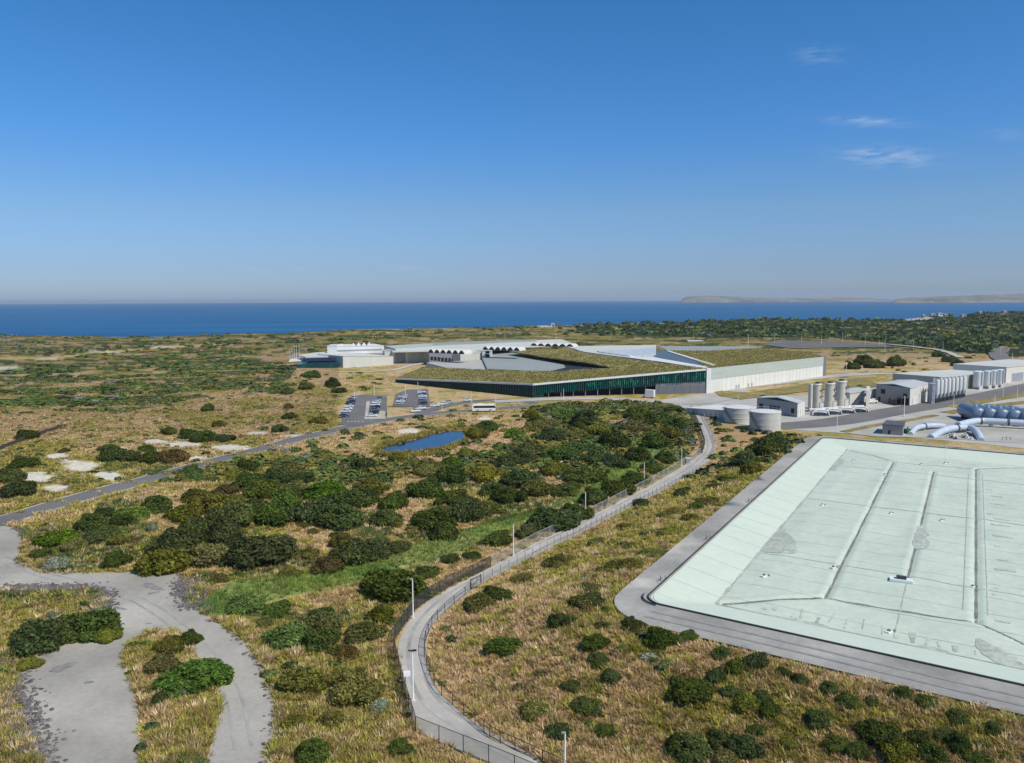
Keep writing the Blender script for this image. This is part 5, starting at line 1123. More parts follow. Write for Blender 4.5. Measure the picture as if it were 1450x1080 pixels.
CARS = [(487.5, 591, 'blue', 75), (489.5, 584.5, 'white', 75), (492, 580.5, 'white', 75), (494, 577, 'white', 75), (495.5, 573.8, 'dark', 75), (497, 570.8, 'dark', 75), (498.2, 567.8, 'grey', 75), (499.5, 565, 'silver', 75),
        (527, 590.5, 'white', 95), (530, 586, 'dark', 95), (531, 582.2, 'grey', 95), (532, 578.4, 'dark', 95), (531.5, 575, 'white', 95), (532.5, 571.6, 'white', 95), (534, 568.6, 'silver', 95), (535.5, 565.8, 'grey', 95),
        (565, 573.5, 'silver', 80), (567, 570, 'white', 80), (568.5, 567, 'grey', 80), (570, 564.2, 'white', 80), (571.5, 561.6, 'silver', 80),
        (599, 573, 'dark', 95), (599, 569.4, 'grey', 95), (598.6, 566, 'silver', 95), (598.8, 562.8, 'white', 95), (598, 559.8, 'blue', 95), (597, 557, 'white', 95),
        (588.5, 583.8, 'white', 25), (597, 579.8, 'white', 25), (616, 575.8, 'white', 12), (626.5, 573.6, 'white', 12), (636.5, 571.2, 'silver', 10), (661, 568.4, 'white', 4)]
ROWS = ["first bay's outer row", "first bay's inner row", "second bay's near row", "second bay's far row", "along the loop road"]
ORD = ["first", "second", "third", "fourth", "fifth", "sixth", "seventh", "eighth"]
bounds = [0, 8, 16, 21, 27, 33]
for i, (px, py, c, deg) in enumerate(CARS):
    k = max(j for j in range(5) if bounds[j] <= i); p = Pz(px, py, 0); o = protos.get(c)
    if o is None: o = protos[c] = car_proto(c, mat("car_paint_" + c, PAINT[c], .3, .03, 1, 0, .1 if c != 'white' else 0, .5))
    else: o = dup(o, (0, 0, 0))
    o.location = (p[0], p[1], .24); o.rotation_euler.z = R(deg + (180 if i % 3 == 0 else 0) + (deg < 60) * 0) if deg < 60 else R((i % 2) * 180 + random.uniform(-4, 4))
    o['label'] = f"{c} parked car, {ORD[i - bounds[k]]} from the road, {ROWS[k]}" if k < 4 else f"small {c} car, {ORD[i - bounds[k]]} of those parked along the loop road"
    o['group'] = "cars parked at the plant"
def bus():
    a, b = Pz(668.5, 583.5, 0), Pz(701.5, 583, 0); L = float(np.hypot(*(b - a)[:2])); c = (a + b) / 2
    t = thing("coach", (c[0], c[1] + 1.3, .2), "white coach with a dark window band stopped on the access road", "coach", rz=math.atan2(b[1] - a[1], b[0] - a[0]))
    h = L / 2
    def ext(pr, w, name, m):
        k = len(pr); V = [(x, -w, z) for x, z in pr] + [(x, w, z) for x, z in pr]; return MB().add(V, [tuple(range(k)), tuple(range(2 * k - 1, k - 1, -1))] + [(j, (j + 1) % k, (j + 1) % k + k, j + k) for j in range(k)]).build(name, m, t, world=False)
    ext([(-h, .4), (-h, 2.9), (-h + .3, 3.25), (h - .5, 3.25), (h - .05, 2.6), (h, 1.2), (h, .4)], 1.25, "body", M_WHITE)
    ext([(-h + .6, 1.65), (-h + .6, 2.65), (h - .35, 2.65), (h + .02, 1.9), (h + .02, 1.6)], 1.28, "window_band", M_WIN)
    ext([(-h + 2, 3.25), (-h + 2.2, 3.5), (-h + 5, 3.5), (-h + 5.2, 3.25)], .9, "roof_unit", M_TANKR)
    for x in (-h + 2.4, h - 2.4):
        for y in (-1.12, 1.12): w = MB().cyl((x, y - .16, .5), (x, y + .16, .5), .5, n=14).build("wheel", M_TYRE, t, True, world=False); rm_ = MB().cyl((x, y + (.16 if y > 0 else -.16), .5), (x, y + (.18 if y > 0 else -.18), .5), .3, n=10).build("rim", M_POSTG, t, world=False); rm_.parent = w
    ext([(-h + .5, .9), (-h + .5, 1.0), (h - .2, 1.0), (h - .2, .9)], 1.27, "trim_stripe", mat("stripe_grey", (.3, .3, .33), .5))
bus()
def van(px, py, label, cat, col, rz, L=6.2, H=3.0):
    p = Pz(px, py, 0); t = thing(cat.replace(" ", "_"), (p[0], p[1] + 1.2, .12), label, cat, rz=rz); m = mat("van_paint_" + cat.replace(" ", "_"), col, .4, .03, 1)
    MB().box((-.8, 0, .5 + H / 2), (L * .7, 2.3, H)).build("cargo_box", m, t, world=False); mb = MB(); h = L / 2
    pr = [(h - 1.9, .5), (h - 1.9, 2.3), (h - 1.2, 2.25), (h - .5, 1.4), (h, 1.2), (h, .5)]; k = len(pr); V = [(x, -1.05, z) for x, z in pr] + [(x, 1.05, z) for x, z in pr]
    mb.add(V, [tuple(range(k)), tuple(range(2 * k - 1, k - 1, -1))] + [(j, (j + 1) % k, (j + 1) % k + k, j + k) for j in range(k)]); mb.build("cab", m, t, world=False)
    MB().box((h - 1.2, 0, 1.85), (.7, 2.14, .6)).build("windscreen", M_WIN, t, world=False)
    for x in (-h + 1.2, h - .9):
        for y in (-1.0, 1.0): MB().cyl((x, y - .12, .4), (x, y + .12, .4), .4, n=12).build("wheel", M_TYRE, t, True, world=False)
van(919, 563.5, "white box van parked before the dark garage opening", "box van", (.72, .73, .72), 2.6, 6.5, 3.6)
van(1021, 549.8, "green and white truck at the foot of the long white wall", "small truck", (.10, .30, .20), .3, 6, 1.6)
van(1236, 571.5, "white utility parked by the grey shed's blank side", "utility vehicle", (.7, .7, .68), .2, 5.2, 1.4)

# ------------------------------------------------------------------ shrubs
SPEC = {'d': ("dark green", (.100, .124, .034)), 'o': ("olive", (.18, .172, .046)), 'b': ("bright green", (.135, .195, .040)), 's': ("silvery grey-green", (.27, .30, .21)), 'n': ("brownish", (.16, .115, .045))}
def leaf_mat(key, col):
    m = bpy.data.materials.new("leaves_" + SPEC[key][0].replace(" ", "_").replace("-", "_")); m.use_nodes = True; n = m.node_tree.nodes; l = m.node_tree.links; b = n["Principled BSDF"]
    b.inputs['Roughness'].default_value = .7; b.inputs['Specular IOR Level'].default_value = .18
    oi = n.new("ShaderNodeObjectInfo"); a = n.new("ShaderNodeAttribute"); a.attribute_name = "cover"
    hsv = n.new("ShaderNodeHueSaturation"); hsv.inputs['Color'].default_value = (*col, 1)
    for sock, lo_, hi_ in (('Hue', .488, .523), ('Saturation', .92, 1.2)):
        mr = n.new("ShaderNodeMapRange"); mr.inputs[3].default_value = lo_; mr.inputs[4].default_value = hi_
        if sock == 'Hue': l.new(oi.outputs['Random'], mr.inputs[0])
        else:
            fr = n.new("ShaderNodeMath"); fr.operation = 'FRACT'; ml = n.new("ShaderNodeMath"); ml.operation = 'MULTIPLY'; ml.inputs[1].default_value = 7.3; l.new(oi.outputs['Random'], ml.inputs[0]); l.new(ml.outputs[0], fr.inputs[0]); l.new(fr.outputs[0], mr.inputs[0])
        l.new(mr.outputs[0], hsv.inputs[sock])
    rv = n.new("ShaderNodeMapRange"); rv.inputs[3].default_value = .78; rv.inputs[4].default_value = 1.3
    f2 = n.new("ShaderNodeMath"); f2.operation = 'FRACT'; m2 = n.new("ShaderNodeMath"); m2.operation = 'MULTIPLY'; m2.inputs[1].default_value = 13.7; l.new(oi.outputs['Random'], m2.inputs[0]); l.new(m2.outputs[0], f2.inputs[0]); l.new(f2.outputs[0], rv.inputs[0])
    mm = n.new("ShaderNodeMath"); mm.operation = 'MULTIPLY'; l.new(rv.outputs[0], mm.inputs[0]); l.new(a.outputs['Fac'], mm.inputs[1]); l.new(mm.outputs[0], hsv.inputs['Value'])
    l.new(hsv.outputs[0], b.inputs['Base Color'])
    tl = n.new("ShaderNodeBsdfTranslucent"); l.new(hsv.outputs[0], tl.inputs['Color']); mx = n.new("ShaderNodeMixShader"); mx.inputs[0].default_value = .4
    l.new(b.outputs[0], mx.inputs[1]); l.new(tl.outputs[0], mx.inputs[2]); l.new(mx.outputs[0], n["Material Output"].inputs[0]); return m
LEAF = {k: leaf_mat(k, v[1]) for k, v in SPEC.items()}
M_STEM = mat("shrub_wood", (.14, .11, .085), .9, .25, 4)
def unit(v): return v / (np.linalg.norm(v, axis=1)[:, None] + 1e-9)
def foliage_mesh(seed, nq, lobes_n, leaf=.085, spike=0.0):
    g = np.random.default_rng(seed); lobes = [(np.array([0, 0, .36]), .56)]
    for k in range(lobes_n):
        a = 2 * math.pi * (k + g.uniform(-.35, .35)) / lobes_n; q = g.uniform(.38, .66); r = g.uniform(.25, .42); lobes.append((np.array([q * math.cos(a), q * math.sin(a), g.uniform(.16, .46)]), r))
    for k in range(3): lobes.append((np.array([g.uniform(-.3, .3), g.uniform(-.3, .3), g.uniform(.52, .72)]), g.uniform(.2, .32)))
    area_ = np.array([r * r for c, r in lobes]); cnt = (nq * area_ / area_.sum()).astype(int); V = []; C = []
    for (c, r), n_q in zip(lobes, cnt):
        d = unit(g.normal(size=(n_q, 3)) + [0, 0, .35]); rad = r * (g.uniform(.72, 1.08, n_q) + (g.random(n_q) < .06) * .12)[:, None]
        p = c + d * rad * [1, 1, .85]; p[:, 2] = np.maximum(p[:, 2], .03)
        nrm = unit(d + g.normal(size=(n_q, 3)) * .75); t1 = unit(np.cross(nrm, g.normal(size=(n_q, 3)))); t2 = np.cross(nrm, t1)
        s = leaf * g.uniform(.6, 1.35, n_q)[:, None]; tone = g.uniform(.8, 1.2) * np.clip(g.normal(1, .33, n_q), .4, 2.0)
        for (a, b) in ((-1, -.7), (1, -.5), (.8, .75), (-.7, .6)):
            V.append(p + t1 * a * s * g.uniform(.7, 1.2, (n_q, 1)) + t2 * b * s * g.uniform(.7, 1.2, (n_q, 1)))
        k = len(V) - 4; V[k:] = [np.stack(V[k:], 1).reshape(-1, 3)]; C.append(np.repeat(tone, 4))
    V = np.concatenate(V); C = np.concatenate(C); F = np.arange(len(V)).reshape(-1, 4)
    core = []; cf = []; off = len(V)                          # solid inner core that closes the crown, toned slightly darker than the leaves
    for c, r in lobes:
        k = off + len(core) * 1; S, T = 8, 5
        b0 = off + len(core)
        for j in range(T + 1):
            th = math.pi * j / T
            for i in range(S):
                a = 2 * math.pi * i / S; core.append([c[0] + r * .74 * math.sin(th) * math.cos(a), c[1] + r * .74 * math.sin(th) * math.sin(a), max(.0, c[2] + r * .62 * math.cos(th))])
        cf += [(b0 + j * S + i, b0 + (j + 1) * S + i, b0 + (j + 1) * S + (i + 1) % S, b0 + j * S + (i + 1) % S) for j in range(T) for i in range(S)]
    V = np.concatenate([V, np.array(core)]); F = np.concatenate([F, np.array(cf)]); C = np.concatenate([C, np.full(len(core), .8)])
    return V, F, np.repeat(C[:, None], 3, 1)
def stem_mesh(seed):
    g = random.Random(seed); mb = MB()
    for k in range(6):
        a = k * 1.05 + g.uniform(-.3, .3); q = g.uniform(.2, .5); h = g.uniform(.4, .62); mb.tube([(0.03 * math.cos(a), .03 * math.sin(a), -.12), (q * .4 * math.cos(a), q * .4 * math.sin(a), h * .5), (q * math.cos(a), q * math.sin(a), h)], .022, 5)
    return mb
PROTO = {}
for key, k, nq, lf in (('d', 4, 5200, .050), ('o', 3, 5000, .050), ('b', 3, 5000, .052), ('s', 2, 4200, .045), ('n', 1, 4200, .046)):
    for j in range(k):
        V, F, C = foliage_mesh(100 + ord(key) * 7 + j, nq, 6 + j, lf)
        PROTO[(key, j)] = (raw_mesh("shrub", V, F, LEAF[key], C), stem_mesh(j + ord(key)).build("stem", M_STEM))
NV = {'d': 4, 'o': 3, 'b': 3, 's': 2, 'n': 1}
# centre x, centre y, width in the photograph, kind
SH = """794 878 40 d;711 915 50 d;841 846 45 d;892 792 50 o;794 787 55 o;676 852 50 o;700 839 56 d;739 815 40 o;849 760 35 d;888 740 30 o;912 709 28 d;965 717 35 o;975 688 40 d;855 884 22 d;861 862 18 d;900 884 34 d;939 905 52 d;981 900 30 d;847 911 42 d;851 933 34 d;870 958 30 d;812 972 28 d;835 1002 46 d;757 1006 46 o;733 972 20 o;794 1037 45 d;863 1035 30 d;764 953 18 o;985 978 56 d;973 1059 54 d;831 849 45 o;809 875 26 d;860 885 18 d;896 880 28 d;851 941 20 d;814 972 24 d;968 905 28 d;985 899 26 d;1033 925 32 d;1055 945 40 d;1086 935 40 d;1026 957 35 d;967 966 26 d;1000 979 44 d;1048 979 32 d;1072 993 48 o;1093 987 36 d;862 1037 30 d;993 1062 62 d;1037 1050 48 d;1072 1061 56 d;1086 1032 24 d;1104 1003 40 d;1194 973 32 d;1222 991 38 d;1178 1018 42 d;1255 991 25 d;1302 981 34 d;1341 993 30 d;1385 1015 34 d;1369 1036 34 d;1271 1042 56 d;1210 1052 40 d;1300 1062 56 o;1392 1052 48 d;1424 1072 44 d;1332 1042 34 d;1090 1032 26 d;1042 1072 46 o;1140 1052 30 o;1125 950 26 d;1150 962 30 d;1240 1062 40 d;1352 1066 44 d;1440 1030 34 d;
930 775 44 o;985 725 40 o;1010 702 44 o;1040 668 44 o;1062 645 50 d;1088 627 60 d;1105 616 40 d;958 745 40 o;900 766 34 o;1020 680 36 d;862 802 34 o;845 828 40 o;950 722 34 o;1070 660 40 o;995 712 30 d;
636 790 26 d;666 785 26 d;684 768 22 d;706 760 44 d;745 752 40 d;782 733 70 d;815 722 50 d;843 703 46 d;558 825 88 d;530 868 48 o;507 893 58 o;481 922 40 n;493 972 84 o;525 1000 30 s;554 1060 40 d;448 880 45 o;444 903 42 d;872 690 44 d;900 675 40 d;925 660 36 d;945 645 34 d;600 810 34 d;578 842 26 b;
335 852 54 b;380 858 44 b;391 897 56 b;362 880 30 o;446 872 40 d;440 906 52 d;412 962 66 o;468 960 46 o;474 922 34 o;424 1066 60 d;452 1020 40 o;400 1020 36 o;28 902 76 d;66 894 66 d;107 886 70 d;130 900 34 o;47 871 18 s;250 902 34 d;220 916 42 o;209 940 52 o;256 950 92 b;232 975 40 b;292 948 30 b;241 973 32 s;200 988 26 d;12 940 34 o;
58 797 34 s;42 780 30 d;151 763 34 o;116 738 44 d;229 772 78 d;214 796 62 o;281 784 56 o;352 777 86 d;306 752 62 d;262 748 66 d;405 781 32 o;428 781 34 o;454 739 16 o;436 751 18 o;422 742 18 o;202 747 20 s;176 763 20 o;296 816 26 o;322 812 14 d;399 808 30 o;459 797 44 n;490 782 54 d;520 776 52 d;553 772 40 d;401 783 28 d;531 765 30 o;473 756 20 d;492 764 18 o;553 708 46 d;542 731 44 d;578 748 18 o;559 742 16 o;476 730 60 d;440 720 66 d;376 726 62 d;360 716 56 d;324 726 66 d;310 690 34 n;316 702 30 b;370 690 54 d;412 687 32 o;450 690 56 b;500 700 56 d;520 685 50 o;250 722 56 o;180 722 50 b;210 712 50 d;290 712 54 o;140 747 36 b;400 704 46 b;340 680 46 d;
690 600 40 d;675 612 34 o;660 640 30 o;720 650 44 d;745 632 40 d;780 612 46 d;830 590 50 d;800 580 44 b;870 622 48 d;905 580 44 d;935 590 44 d;960 600 40 d;900 600 40 o;850 605 40 o;820 630 46 b;790 660 44 o;740 676 52 d;690 666 50 o;640 668 50 d;600 690 50 d;640 700 54 d;700 690 44 d;660 722 56 d;610 735 50 d;625 752 44 d;690 716 42 o;720 700 44 d;760 690 44 o;800 690 44 d;830 670 46 d;870 650 44 d;905 640 40 d;930 622 40 d;950 612 36 o;790 640 40 b;845 645 40 d;760 600 34 o;730 612 30 b;
28 612 34 d;148 632 26 d;148 640 40 d;175 644 30 d;205 645 34 d;240 643 40 n;200 633 20 d;82 636 16 n;20 652 36 d;10 690 44 d;0 672 40 d;290 576 20 d;406 587 20 d;392 605 22 d;450 592 24 o;405 552 24 d;235 608 24 d;260 613 26 d;285 615 34 d;310 617 26 d;405 574 16 n;306 599 18 n;470 540 30 d;440 526 34 b;430 545 26 o;480 550 24 d;
1330 500 20 d;1360 512 26 d;1270 510 34 d;1225 508 34 d;1240 514 28 d;1395 515 20 d;1210 516 26 d;1345 507 22 d"""
SHR = [(float(a), float(b), float(c), d) for a, b, c, d in (q.split() for q in SH.replace("\n", "").split(";") if q.strip())]
placed = []
def add_shrub(px, py, w, key, manual=True):
    w *= 1.0 if py < 560 else (1.2 if inpoly(np.array([px]), np.array([py]), THICKET)[0] or px < 560 else 1.08)
    q = P(px, py + .26 * w); r = w / 2 / FPX * q[1]; y = q[1] + r * .55; x = (px - 725) / FPX * y
    placed.append([x, y, r * (1.08 if manual else 1), key, manual])
for s in SHR: add_shrub(*s)
tries = 0
while len(placed) < 298 and tries < 6000:
    tries += 1; px = random.uniform(40, 985); py = random.uniform(568, 830)
    if not inpoly(np.array([px]), np.array([py]), THICKET)[0] or inpoly(np.array([px, px, px]), np.array([py, py + 9, py - 9]), SWALE).any() or inpoly(np.array([px]), np.array([py]), POND)[0] or any(inpoly(np.array([px]), np.array([py]), g)[0] for g in GAPS): continue
    q = P(px, py); r = random.uniform(2.6, 5.4)
    if any(math.hypot(q[0] - s[0], q[1] - s[1]) < .62 * (r + s[2]) for s in placed): continue
    placed.append([q[0], q[1], r, random.choice("dddobo"), False])
LM = {}
def lm(name, px, py): LM[name] = P(px, py)[:2]
for nm, p in zip(("the lamp post on the path's near bend", "the lamp post on the path's upper bend", "the lamp post where the straight fence starts", "the lamp post midway along the path", "the lamp post below the green hollow", "the last lamp post before the path turns"), LAMP_POS): LM[nm] = p[:2]
for nm, px, py in (("the basin track's rounded corner", 885, 850), ("the lowest stretch of the basin track", 1440, 1010), ("the middle of the basin track's front", 1190, 950), ("the middle of the basin track's long side", 1019, 726), ("the far end of the basin track", 1120, 632), ("the dry slope's lower edge", 1000, 1070), ("the open dry slope's middle", 800, 950), ("the dry slope's lower corner", 1330, 1075), ("the inner bend of the path", 640, 900), ("the fence corner", 589, 1040), ("the gravel yard's rocky edge", 275, 840), ("the gravel yard's outer curve", 385, 960), ("the planted island in the gravel", 240, 950), ("the grass edged by rocks", 70, 890), ("the yard's meeting with the asphalt road", 30, 770), ("the gravel yard's straight top edge", 190, 805), ("the pink bare pocket in the thicket", 430, 745), ("the tall bare strip in the thicket", 580, 720), ("the pond's near end", 560, 640), ("the pond's far end", 655, 612), ("the bare bank below the coach", 700, 610), ("the planted roof building's corner", 755, 563), ("the box van", 919, 563), ("the round storage tanks", 1075, 620), ("the bright green hollow", 930, 640), ("the reedy swale's middle", 700, 740), ("the reedy swale's low end", 420, 830), ("the thicket's crest by the road", 330, 670), ("the thicket's road side slope", 200, 715), ("the small sand patches in the thicket", 430, 672), ("the thicket's heart", 830, 650), ("the four sand patches on the left field", 115, 672), ("the long sand strip on the left field", 265, 628), ("the dry bank above the road", 410, 580), ("the car park's outer row", 470, 550), ("the far dry field", 1240, 510), ("the road climbing into scrub", 1400, 512), ("the left timber wall", 30, 622), ("the brown bare gap above the path", 745, 690), ("the asphalt road's middle", 260, 690), ("the dry ledge above the fence corner", 530, 930)): lm(nm, px, py)
LN = list(LM); LP = np.array([LM[k] for k in LN]); near = {}
for i, s in enumerate(placed):
    d = np.hypot(LP[:, 0] - s[0], LP[:, 1] - s[1]); k = int(np.argmin(d)); near.setdefault(k, []).append((d[k], i))
ORDS = ["nearest", "second nearest", "third nearest", "fourth nearest", "fifth nearest", "sixth nearest", "seventh nearest", "eighth nearest", "ninth nearest", "tenth nearest", "eleventh nearest", "twelfth nearest", "thirteenth nearest", "fourteenth nearest", "fifteenth nearest", "sixteenth nearest", "seventeenth nearest", "eighteenth nearest", "nineteenth nearest", "twentieth nearest"]
LBL = {}
for k, lst in near.items():
    for n_, (_, i) in enumerate(sorted(lst)):
        s = placed[i]; size = "broad" if s[2] > 4.2 else "small" if s[2] < 1.7 else "rounded"
        LBL[i] = (f"{size} {SPEC[s[3]][0]} shrub, {ORDS[min(n_, 19)]} shrub to {LN[k]}", k)
used = set()
for i, (x, y, r, key, manual) in enumerate(placed):
    j = random.randrange(NV[key]); pf, ps = PROTO[(key, j)]
    if (key, j) in used: f = pf.copy(); COL.objects.link(f); s_ = ps.copy(); COL.objects.link(s_)
    else: f, s_ = pf, ps; used.add((key, j))
    s_.parent = f
    hf = random.uniform(.68, .98) * (1.0 if key != 'b' else .8)
    ppx, ppy = project(x, y, terr(x, y))
    if inpoly(np.array([ppx]), np.array([ppy]), BERM)[0] and ppx < 1040: hf *= .5
    f.location = (float(x), float(y), terr(x, y) - .05 * r); f.scale = (float(r * random.uniform(.85, 1.25)), float(r * random.uniform(.8, 1.12)), float(r * hf)); f.rotation_euler.z = random.uniform(0, 6.28)
    lab, k = LBL[i]; tag(f, lab, "shrub", "shrubs around " + LN[k])
for kk, (pf, ps) in PROTO.items():
    if kk not in used: bpy.data.objects.remove(pf); bpy.data.objects.remove(ps)

# ------------------------------------------------------------------ scrub too many to count: low bushes over the heath, dunes and thicket floor
def bush_unit(nq, seed):
    g = np.random.default_rng(seed); d = unit(g.normal(size=(nq, 3)) + [0, 0, .25]); d[:, 2] = np.abs(d[:, 2]); p = d * g.uniform(.65, 1.0, nq)[:, None]
    nrm = unit(d + g.normal(size=(nq, 3)) * .6); t1 = unit(np.cross(nrm, g.normal(size=(nq, 3)))); t2 = np.cross(nrm, t1); s = .55 / math.sqrt(nq / 16) * g.uniform(.6, 1.2, nq)[:, None]
    V = np.stack([p - t1 * s - t2 * s * .8, p + t1 * s - t2 * s * .6, p + t1 * s * .8 + t2 * s * .8, p - t1 * s * .7 + t2 * s], 1).reshape(-1, 3); C = np.repeat(np.clip(g.normal(1, .28, nq), .5, 1.7), 4)
    core = []; S = 7
    for th in (1.6, 1.0, .5, .05):
        for i in range(S): core.append([.72 * math.sin(th) * math.cos(2 * math.pi * i / S), .72 * math.sin(th) * math.sin(2 * math.pi * i / S), .72 * math.cos(th) - (.1 if th > 1.5 else 0)])
    F = np.concatenate([np.arange(len(V)).reshape(-1, 4), np.array([(len(V) + j * S + i, len(V) + j * S + (i + 1) % S, len(V) + (j + 1) * S + (i + 1) % S, len(V) + (j + 1) * S + i) for j in range(3) for i in range(S)])])
    return np.concatenate([V, np.array(core)]), F, np.concatenate([C, np.full(len(core), .85)])
PLANT_X = [(405, 522), (408, 508), (470, 488), (640, 476), (1070, 476), (1075, 482), (1200, 481), (1250, 487), (1350, 498), (1362, 510), (1330, 504), (1268, 499), (1172, 499), (1170, 528), (1300, 527), (1400, 509), (1408, 490), (1435, 488), (1520, 500), (1900, 520), (1900, 700), (1137, 616), (1020, 600), (975, 580), (935, 566), (755, 572), (640, 575), (590, 590), (505, 606), (472, 604), (476, 585), (490, 556), (556, 548), (560, 530)]
ACC_PX = [(a, b) for a, b in ACC]
def road_clear(px, py, x, y):
    ok = ~inpoly(px, py, GRAVEL) | inpoly(px, py, ISLAND)
    ok &= ~inpoly(px, py, PATH_L + PATH_R) & ~inpoly(px, py, POND)
    a = np.array(acc); d = np.full(len(px), 1e9)
    for p in a[::2]: d = np.minimum(d, np.hypot(x - p[0], y - p[1]))
    ok &= d > 5.0
    b_ = np.array(densify(BR, 3, False)); d = np.full(len(px), 1e9)
    for p in b_: d = np.minimum(d, np.hypot(x - p[0], y - p[1]))
    ok &= d > 5.0
    pe = np.array(densify([tuple(p) for p in path_poly], 3)); d = np.full(len(px), 1e9)
    for p in pe: d = np.minimum(d, np.hypot(x - p[0], y - p[1]))
    ok &= d > .9
    u, v = luv(x, y); ok &= sd_round(u, v, -4.9, L_WID + 5.5, -8, L_LEN + 4.5, 9) > .35
    for (cx, cy, rx, ry) in SAND: ok &= ((px - cx) / rx) ** 2 + ((py - cy) / ry) ** 2 > 1.1
    return ok
def merge(name, pts, R3, rot, cols, nq, m, variants=5):
    Vs, Fs, Cs = [], [], []; off = 0
    for k in range(variants):
        U, Fu, Cu = bush_unit(nq, 500 + k + nq); sel = np.arange(len(pts)) % variants == k
        if not sel.any(): continue
        c, s = np.cos(rot[sel]), np.sin(rot[sel]); X = U[None, :, 0] * c[:, None] - U[None, :, 1] * s[:, None]; Y = U[None, :, 0] * s[:, None] + U[None, :, 1] * c[:, None]; Z = np.repeat(U[None, :, 2], sel.sum(), 0)
        q = np.stack([X, Y, Z], -1) * R3[sel][:, None, :] + pts[sel][:, None, :]; Vs.append(q.reshape(-1, 3)); n = sel.sum()
        Fs.append((Fu[None] + (np.arange(n) * len(U))[:, None, None] + off).reshape(-1, 4)); Cs.append((cols[sel][:, None, :] * Cu[None, :, None]).reshape(-1, 3)); off += n * len(U)
    o = raw_mesh(name, np.concatenate(Vs), np.concatenate(Fs), m, np.concatenate(Cs)); return o
M_SCRUB = mat_attr("scrub_leaves", .8, .15, .15, .8, .2, .05, trans=.25)
N = 60000; sx = rng.uniform(-300, 1800, N); Dm = np.interp(sx, RDX, RDY); inv = rng.uniform(1 / (Dm * 1.03), 1 / 215.0, N); sy = 1 / inv; sxw = (sx - 725) / FPX * sy; szw = terrain(sxw, sy); px, py = project(sxw, sy, szw)
den = np.full(N, .10); key = np.full(N, 1)
wpx, wpy = px + (fbm(sxw, sy, 20, 3, 91) - .5) * 40, py + (fbm(sxw, sy, 20, 3, 92) - .5) * 12
cl = st(fbm(sxw / 2.2, sy, 26, 4, 93))
h_ = inpoly(wpx, wpy, HEATH); den[h_] = np.where(cl[h_] > .46, .72, .05)
fl = (py < 500) & (px < 820); den[fl] = np.where(cl[fl] > .48, .66, .14)
rf = inpoly(wpx, wpy, RIGHT_FAR) & (py < 500); den[rf] = np.where(cl[rf] > .30, .95, .25)
lf_ = inpoly(wpx, wpy, LEFT_FIELD); den[lf_] = .22
th_ = inpoly(px, py, THICKET); den[th_] = .75; gp = np.zeros(N, bool)
for q_ in GAPS: gp |= inpoly(px, py, q_)
den[gp] = .06; brm = inpoly(px, py, BERM); den[brm] = .3
isl = inpoly(px, py, ISLE_R); den[isl] = .05
keep = (rng.random(N) < den * np.where(rf, .62, .42)) & (~inpoly(px, py, PLANT_X) | isl) & road_clear(px, py, sxw, sy) & ~inpoly(px, py, SWALE)
keep &= ((px - 1297) / 24) ** 2 + ((py - 450.5) / 4.2) ** 2 > 1
for s in LAMP_POS: keep &= np.hypot(sxw - s[0], sy - s[1]) > 1.0
sx, sy, px, py, szw, h_, rf, fl, lf_, th_ = sxw[keep], sy[keep], px[keep], py[keep], szw[keep], h_[keep], rf[keep], fl[keep], lf_[keep], th_[keep]; n = len(sx)
rad = rng.uniform(1.0, 2.2, n); rad[h_] = rng.uniform(1.8, 4.2, h_.sum()); rad[rf] = rng.uniform(2.2, 5.5, rf.sum()); rad[fl] = rng.uniform(1.2, 3.6, fl.sum()); rad[lf_] = rng.uniform(.5, 1.25, lf_.sum()); rad[th_] = rng.uniform(.9, 2.6, th_.sum())
hh = rng.uniform(.5, .8, n); hh[h_] = rng.uniform(.28, .5, h_.sum()); hh[rf] = rng.uniform(.55, .9, rf.sum())
pal = np.array([C_DARK * 1.5, C_GREEN * 1.15, C_OLIVE * .75, [.17, .19, .135], [.07, .105, .048]])
pick = rng.choice(5, n, p=[.3, .3, .22, .06, .12]); pick[rf] = rng.choice(5, rf.sum(), p=[.46, .14, .04, .06, .30]); pick[h_] = rng.choice(5, h_.sum(), p=[.15, .66, .12, .03, .04]); pick[th_] = rng.choice(5, th_.sum(), p=[.16, .42, .36, .03, .03]); pick[lf_] = rng.choice(5, lf_.sum(), p=[.2, .15, .5, .0, .15])
sil = fl & (px < 100) & (py < 502); pick[sil] = rng.choice(5, sil.sum(), p=[.2, .0, .05, .7, .05])
cols = pal[pick] * rng.uniform(.8, 1.25, n)[:, None]; pts = np.column_stack([sx, sy, szw - .05]); R3 = np.column_stack([rad * rng.uniform(.9, 1.4, n), rad, rad * hh]); rot = np.zeros(n)
fa = sy > 520
for nm, msk, nq in (("scrub", ~fa, 44), ("distant_scrub", fa, 16)):
    o = merge(nm, pts[msk], R3[msk], rot[msk], cols[msk], nq, M_SCRUB); o['kind'] = 'stuff'
g_ = np.random.default_rng(77); N2 = 5200; yy = 1 / g_.uniform(1 / 215, 1 / 64, N2); xx = g_.uniform(-.70, .92, N2) * yy; zz = terrain(xx, yy); qx, qy = project(xx, yy, zz)
dens = np.where(inpoly(qx, qy, THICKET), .5, .30) * (st(fbm(xx, yy, 14, 3, 95)) > .45); k_ = (g_.random(N2) < dens) & road_clear(qx, qy, xx, yy) & ~inpoly(qx, qy, SWALE)
for s in placed: k_ &= np.hypot(xx - s[0], yy - s[1]) > s[2] * .8
xx, yy, zz = xx[k_], yy[k_], zz[k_]; m_ = len(xx); r_n = g_.uniform(.35, 1.15, m_); pk = g_.choice(5, m_, p=[.34, .2, .34, .05, .07])
